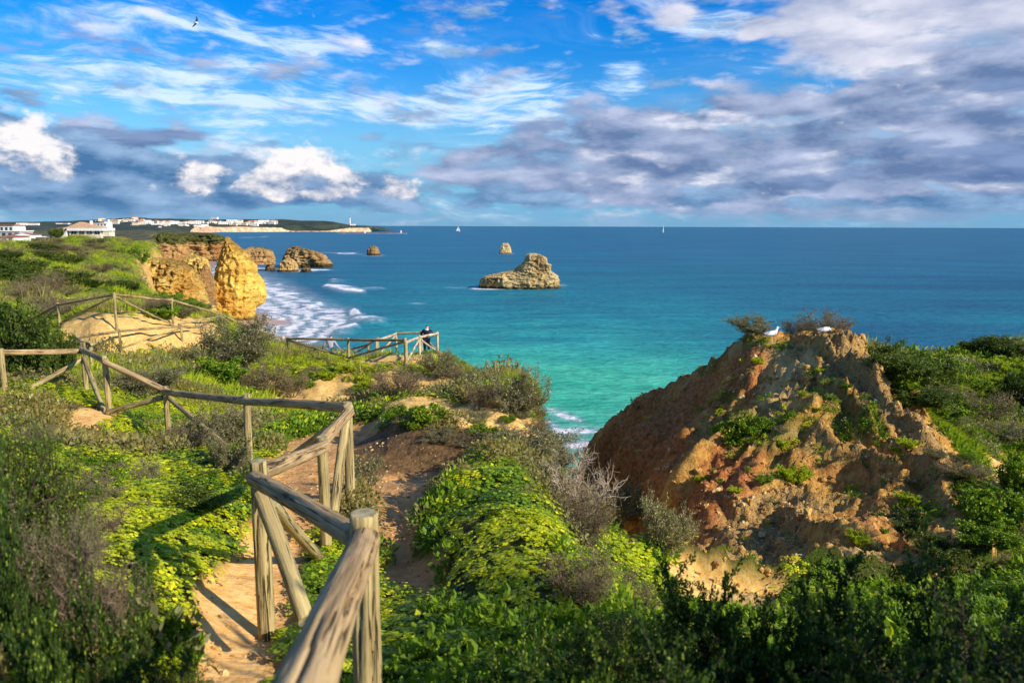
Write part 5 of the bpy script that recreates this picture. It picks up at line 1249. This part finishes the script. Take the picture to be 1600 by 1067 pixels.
# foreground bushes: pixel column, forward distance, half width in pixels, pixel row of the top
FG = [
 ('heath_a', 'dark green bush rising at the left edge of the frame, tallest of the left foreground', -20, 3.5, 62, 632), ('heath_a', 'dark bush beside the tallest one at the left edge', 50, 4.0, 50, 735),
 ('spray_a', 'dark near bush hugging the left edge halfway down', -25, 2.6, 110, 765), ('heath_b', 'brown heathy bush in the middle of the left foreground', 90, 3.1, 85, 800),
 ('dry_b', 'bare curved twigs arching over the left foreground', 120, 3.0, 70, 850), ('heath_a', 'dark green bush left of the sandy path', 195, 3.3, 70, 900),
 ('spray_b', 'dark sprawling bush in the lower left corner', 110, 2.5, 120, 940), ('green_a', 'green leafy bush at the edge of the sandy path', 262, 3.3, 42, 960), ('heath_a', 'dark low bush beside the bottom of the sandy path', 230, 2.5, 70, 1010),
 ('dry_b', 'bare twiggy stems rising on the left slope', 150, 5.2, 50, 775), ('heath_b', 'olive heath left of the clover bank', 130, 4.6, 50, 815), ('heath_b', 'soft olive brush at the left edge below the first brace', 45, 7.5, 55, 665),
 ('spray_a', 'foreground bush with a sprig pointing straight up below the red earth', 1108, 3.5, 62, 850), ('spray_b', 'low foreground bush right of the upright sprig', 1205, 3.4, 105, 912),
 ('spray_a', 'foreground bush arching up before the middle of the peak', 1330, 3.3, 115, 885), ('spray_b', 'highest arching bush in the right foreground', 1425, 3.2, 100, 858), ('spray_a', 'dark bush at the right edge of the foreground', 1550, 3.3, 120, 872),
 ('heath_a', 'dark bush below the brown brush at the bottom centre', 1005, 3.3, 90, 935), ('spray_b', 'low dark bush right of the broad-leaved ground cover', 905, 3.0, 90, 955), ('spray_a', 'lowest bush at the bottom centre beside the clover', 800, 2.8, 80, 985),
 ('spray_a', 'very near dark bush at the bottom edge right of centre', 960, 2.2, 150, 1010), ('spray_b', 'very near dark bush at the bottom edge below the peak', 1210, 2.2, 150, 985), ('spray_a', 'very near dark bush at the bottom edge toward the right', 1440, 2.2, 160, 968), ('heath_a', 'nearly black bush in the lower right corner', 1610, 2.3, 130, 950),
]
for key, lab, px, d, hw, top in FG:
    w = W(px, top, d); z = float(terrain_h(w[0], w[1])); plant(key, 'foreground_bush', lab, 'bush', w[0], w[1], z-.04, max(hw*d/FPX, (.40 if px < 400 else .72)*max(w[2]-z, .2)), max(w[2]-z+.04, .2)*(.74 if px > 700 else .92), None)

# bushes beside the viewer, out of the frame on the right: the photograph shows only the shade they throw
for key, x, y, r_, h_ in (('heath_a', 1.75, 1.05, .55, 1.45), ('spray_a', 2.7, 1.75, .75, 1.75), ('heath_a', 3.7, 2.3, .8, 2.0), ('spray_b', 1.3, .1, .5, 1.25)):
    plant(key, 'foreground_bush', 'bush beside the viewer outside the right edge of the frame', 'bush', x, y, float(terrain_h(x, y))-.05, r_, h_, 'bushes beside the viewer')

# trees and dark greenery by the cliffs and buildings
def tree(px, py, d, wpx, hpx, lab, key='dark_a', trunk=.2):
    w = W(px, py, d); u = d/FPX; o = empty('tree', w); tag(o, lab, 'tree')
    m = MB(); m.cyl((0, 0, -1.0), (0, 0, hpx*u*.45), wpx*u*.05, wpx*u*.03, 8); m.build('trunk', TWIGD, o)
    for nm, me in PR[key]:
        c = link('crown' if nm == 'foliage' else 'limbs', me, o); c.scale = (wpx*u/1.9, wpx*u/1.9, hpx*u*(1-trunk)); c.location = (0, 0, hpx*u*trunk*.6)
tree(88, 373, 203, 22, 16, 'dark rounded tree left of the restaurant'); 
tree(212, 420, 178, 34, 34, 'bright green bushy tree at the head of the yellow cliff', 'green_a'); tree(198, 440, 165, 26, 26, 'second green bushy tree lower down beside the yellow cliff', 'green_a')
tree(60, 380, 215, 30, 8, 'low dark trees between the villas', 'dark_b'); tree(232, 349, 2900, 10, 5, 'umbrella pine on the skyline above the far town', 'dark_b')

# ---- ground cover
TPL = bpy.data.collections.new('ground_cover_templates')
def tpl(name, me):
    o = bpy.data.objects.new(name, me); TPL.objects.link(o)
def clover(seed, n=24, rad=.13, hmax=.075, lw=.030, m=None):
    v = Veg(seed); r = v.r
    for i in range(n):
        a = r.uniform(0, 6.28); q = rad*math.sqrt(r.uniform(0, 1)); c = np.array([q*math.cos(a), q*math.sin(a), hmax*(1-(q/rad)**2*.6)*r.uniform(.6, 1.1)]); t = float(r.beta(2.2, 2)); tilt = r.normal(0, .35, 3); a0 = r.uniform(0, 6.28)
        for k in range(3):
            b = a0+k*2.094; d = np.array([math.cos(b), math.sin(b), .0])+tilt*.6; d /= np.linalg.norm(d); s_ = np.array([-math.sin(b), math.cos(b), 0])
            j = len(v.lv); v.lv += [c, c+d*lw*.75+s_*lw*.55, c+d*lw*.95-np.array([0, 0, .004]), c+d*lw*.75-s_*lw*.55]; v.lf.append((j, j+1, j+2, j+3)); v.tn += [t]*4
    return v.foliage_mesh(m)
def blades(seed, n, rad, h, m, w=.008):
    v = Veg(seed); r = v.r
    for i in range(n):
        a = r.uniform(0, 6.28); q = rad*math.sqrt(r.uniform(0, 1)); p = np.array([q*math.cos(a), q*math.sin(a), -.01]); d = np.array([r.normal(0, .4), r.normal(0, .4), 1])
        v.leaf(p, d, h*r.uniform(.5, 1.1), w, float(r.beta(2, 2)))
    return v.foliage_mesh(m)
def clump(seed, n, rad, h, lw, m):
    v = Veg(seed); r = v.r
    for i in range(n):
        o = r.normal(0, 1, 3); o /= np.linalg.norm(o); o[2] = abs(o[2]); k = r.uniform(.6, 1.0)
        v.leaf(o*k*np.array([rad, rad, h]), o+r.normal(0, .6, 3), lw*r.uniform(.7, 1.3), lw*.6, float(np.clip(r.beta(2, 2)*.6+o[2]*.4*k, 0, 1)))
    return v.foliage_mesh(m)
# picked by index, in name order
NAMES = [('clover', clover(1, m=L_CLOVER)), ('clover', clover(2, m=L_CLOVER)), ('clover', clover(3, 26, m=L_CLOVERD)), ('leafy', clump(4, 60, .14, .10, .05, L_CLOVERD)), ('grass', blades(5, 70, .14, .13, L_GRASS)),
         ('heath', clump(6, 90, .16, .16, .035, L_BROWN)), ('heath', clump(7, 90, .16, .15, .035, L_OLIVE)), ('broadleaf', clump(8, 90, .13, .09, .034, L_CLOVERD)), ('grass', blades(9, 60, .18, .22, L_BROWN, .006)), ('lime', clover(10, 26, .14, .09, .034, m=L_LIME)), ('flowers', clover(11, 14, .16, .13, .018, m=L_LIME))]
for i, (n, me) in enumerate(NAMES): tpl('t%02d_%s' % (i, n), me)
STONES = bpy.data.collections.new('stone_templates')
def stone_me(sd, m):
    bm = bmesh.new(); bmesh.ops.create_icosphere(bm, subdivisions=2, radius=1.0); r = random.Random(sd)
    co = np.array([v.co[:] for v in bm.verts]); n = fbm(co*1.3+sd*5, 3, .6, sd)
    for v, k in zip(bm.verts, n): v.co = v.co*(1+k*.45); v.co.z *= .75
    me = bpy.data.meshes.new('stone'); bm.to_mesh(me); bm.free(); me.materials.append(m); return me
MS = [simple('ochre_lump', (.52, .31, .09), .95, .3, 3), simple('brown_lump', (.32, .18, .06), .95, .3, 3), simple('pale_lump', (.66, .46, .20), .95, .3, 3)]
for i in range(3):
    o = bpy.data.objects.new('s%02d_stone' % i, stone_me(i+1, MS[i])); STONES.objects.link(o)
def instancer(name, P, idx, rot, scl, coll):
    me = bpy.data.meshes.new(name); me.vertices.add(len(P)); me.vertices.foreach_set('co', np.asarray(P, np.float32).ravel())
    a = me.attributes.new('idx', 'INT', 'POINT'); a.data.foreach_set('value', np.asarray(idx, np.int32))
    a = me.attributes.new('rot', 'FLOAT_VECTOR', 'POINT'); a.data.foreach_set('vector', np.asarray(rot, np.float32).ravel())
    a = me.attributes.new('scl', 'FLOAT_VECTOR', 'POINT'); a.data.foreach_set('vector', np.asarray(scl, np.float32).ravel())
    o = link(name, me); ng = bpy.data.node_groups.new(name, 'GeometryNodeTree')
    ng.interface.new_socket('Geometry', in_out='INPUT', socket_type='NodeSocketGeometry'); ng.interface.new_socket('Geometry', in_out='OUTPUT', socket_type='NodeSocketGeometry')
    N = ng.nodes.new; gi = N('NodeGroupInput'); go = N('NodeGroupOutput'); ip = N('GeometryNodeInstanceOnPoints'); ci = N('GeometryNodeCollectionInfo')
    ci.inputs['Collection'].default_value = coll; ci.inputs['Separate Children'].default_value = True; ci.inputs['Reset Children'].default_value = True
    ip.inputs['Pick Instance'].default_value = True; lk = ng.links.new
    lk(gi.outputs[0], ip.inputs['Points']); lk(ci.outputs[0], ip.inputs['Instance']); lk(ip.outputs[0], go.inputs[0])
    for nm, ty, sk in (('idx', 'INT', 'Instance Index'), ('rot', 'FLOAT_VECTOR', 'Rotation'), ('scl', 'FLOAT_VECTOR', 'Scale')):
        na = N('GeometryNodeInputNamedAttribute'); na.data_type = ty; na.inputs[0].default_value = nm; lk(na.outputs[0], ip.inputs[sk])
    o.modifiers.new('instances', 'NODES').node_group = ng; return o
def scatter_cover(name, n, y0, y1, scale, seed, ulim=.86, lab=None):
    r = np.random.default_rng(seed); Y = np.sqrt(r.uniform((y0+APEX)**2, (y1+APEX)**2, n)); U = r.uniform(-ulim, ulim, n); x = U*Y; y = Y-APEX
    z = terrain_h(x, y); g = gridval(M_bare, x, y); e = .25
    nzx = (terrain_h(x+e, y)-terrain_h(x-e, y))/(2*e); nzy = (terrain_h(x, y+e)-terrain_h(x, y-e))/(2*e); sl = np.hypot(nzx, nzy)
    q = np.stack([x, y, 0*x], 1); nn = fbm(q*.45, 3, .5, 11)+r.normal(0, .18, n); n2 = fbm(q*.9+50, 3, .5, 12)+r.normal(0, .2, n)
    keep = (g+r.uniform(-.25, .25, n) < .5) & (z > 2) & (sl < 2.6)
    px, py = pix(np.stack([x, y, z], 1))
    def inn(poly, soft=10): return poly_sd(px, py, poly)+r.normal(0, soft, n) > 0
    bright = inn([(700, 760), (745, 715), (800, 720), (860, 790), (880, 880), (910, 960), (800, 950), (720, 900), (690, 830)]) | inn([(190, 780), (280, 740), (385, 780), (390, 840), (320, 880), (280, 890), (200, 860)], 14) | inn([(290, 560), (480, 562), (700, 575), (640, 590), (470, 600), (330, 600)]) | inn([(100, 620), (300, 600), (380, 640), (360, 700), (180, 690)], 20)
    lime = inn([(945, 830), (985, 822), (1060, 900), (1040, 925), (950, 900)])
    deep = inn([(645, 830), (700, 750), (740, 740), (700, 860), (730, 930), (660, 880)]) | inn([(560, 640), (660, 620), (600, 690), (550, 700)]) | inn([(400, 660), (480, 650), (540, 650), (480, 700), (400, 700)])
    low = (py > 900) & (px > 560)
    idx = np.where(nn > .42, 5, np.where(nn > .22, 6, np.where(n2 > .15, 3, np.where(n2 > -.25, 0, 2))))
    idx = np.where((y > 20) & (n2 > -.2), np.where(nn > .50, 8, 4), idx)
    idx = np.where((px < 520) & (y < 20) & (nn < .34), np.where(n2 > -.3, 0, 2), idx)
    idx = np.where((px > 1000) & (y > 16), np.where(n2 > 0, 4, np.where(nn > .2, 6, 3)), idx)
    idx = np.where(low, np.where(n2 > .15, 7, np.where(n2 > -.3, 2, 0)), idx)
    idx = np.where(deep, np.where(n2 > 0, 2, 3), idx); idx = np.where(bright, np.where(n2 > -.5, (n2 > 0).astype(int), 2), idx); idx = np.where(lime, 9, idx); idx = np.where((idx < 2) & (r.uniform(0, 1, n) < .22), 10, idx)
    s = scale*np.clip(r.lognormal(0, .32, n), .45, 1.9); tall = r.uniform(.8, 1.3, n)
    rot = np.stack([nzy*.7, -nzx*.7, 0*x], 1)  # tip the clump with the slope
    rot[:, 0] = np.arctan(nzy)*.8; rot[:, 1] = -np.arctan(nzx)*.8; rot[:, 2] = 0
    P = np.stack([x, y, z-.01*scale], 1)[keep]
    o = instancer(name, P, idx[keep], rot[keep], np.stack([s, s, s*tall], 1)[keep], TPL); tag(o, lab, kind='stuff'); return o
scatter_cover('clover_carpet', 9500, -1.5, 9.5, 1.0, 1)
scatter_cover('clover_and_grass', 26000, 9.5, 24, 1.25, 2)
scatter_cover('grass_and_scrub', 24000, 24, 58, 2.3, 3)
scatter_cover('hillside_scrub_cover', 34000, 58, 250, 4.2, 4)
def scatter_moss(n, seed):
    r = np.random.default_rng(seed); Y = np.sqrt(r.uniform((10+APEX)**2, (34+APEX)**2, n)); U = r.uniform(0, .75, n); x = U*Y; y = Y-APEX; z = terrain_h(x, y)
    q = np.stack([x, y, z], 1); nn = fbm(q*1.3, 3, .55, 35); m = gridval(A_moss*M_peak, x, y); pk = gridval(M_peak, x, y)
    keep = (z > 3) & (r.uniform(0, 1, n) < np.clip(m*(.35+1.3*nn)*1.1+pk*.02, 0, 1)); s = r.uniform(.5, 1.3, n)
    o = instancer('weeds_on_the_peak', np.stack([x, y, z], 1)[keep], r.choice([2, 3, 3, 4, 6, 0], n)[keep], np.stack([r.uniform(.1, .7, n), r.normal(0, .3, n), r.uniform(0, 6, n)], 1)[keep], np.repeat(s[:, None], 3, 1)[keep], TPL); tag(o, kind='stuff')
scatter_moss(26000, 21)
def scatter_stones(n, seed):
    r = np.random.default_rng(seed); Y = np.sqrt(r.uniform((10+APEX)**2, (34+APEX)**2, n)); U = r.uniform(0, .75, n); x = U*Y; y = Y-APEX; z = terrain_h(x, y)
    pk = gridval(M_peak, x, y); rb = gridval(A_rub, x, y); sn = gridval(M_sand, x, y)
    q = np.stack([x, y, z], 1); nn = fbm(q*.8, 3, .55, 33)
    keep = (z > 3) & (r.uniform(0, 1, n) < np.clip(pk*(.10+.9*rb+.5*np.clip(nn, 0, 1))+sn*.15, 0, 1))
    s = np.minimum(r.lognormal(-3.35, .5, n), .12)
    o = instancer('loose_stones', np.stack([x, y, z-s*.3], 1)[keep], r.choice([0, 0, 1, 1, 2], n)[keep], r.uniform(0, 6.28, (n, 3))[keep], (s[:, None]*r.uniform(.7, 1.3, (n, 3)))[keep], STONES); tag(o, kind='stuff')
scatter_stones(30000, 8)
def scatter_pebbles(n, seed):
    r = np.random.default_rng(seed); Y = np.sqrt(r.uniform((2+APEX)**2, (22+APEX)**2, n)); U = r.uniform(-.7, .3, n); x = U*Y; y = Y-APEX; z = terrain_h(x, y)
    keep = (gridval(np.maximum(M_path, np.maximum(M_dark, M_sand)), x, y) > .6); s = np.minimum(r.lognormal(-4.5, .5, n), .04)
    o = instancer('path_pebbles', np.stack([x, y, z], 1)[keep], r.choice([0, 1, 2], n)[keep], r.uniform(0, 6.28, (n, 3))[keep], np.repeat(s[:, None], 3, 1)[keep], STONES); tag(o, kind='stuff')
scatter_pebbles(9000, 9)
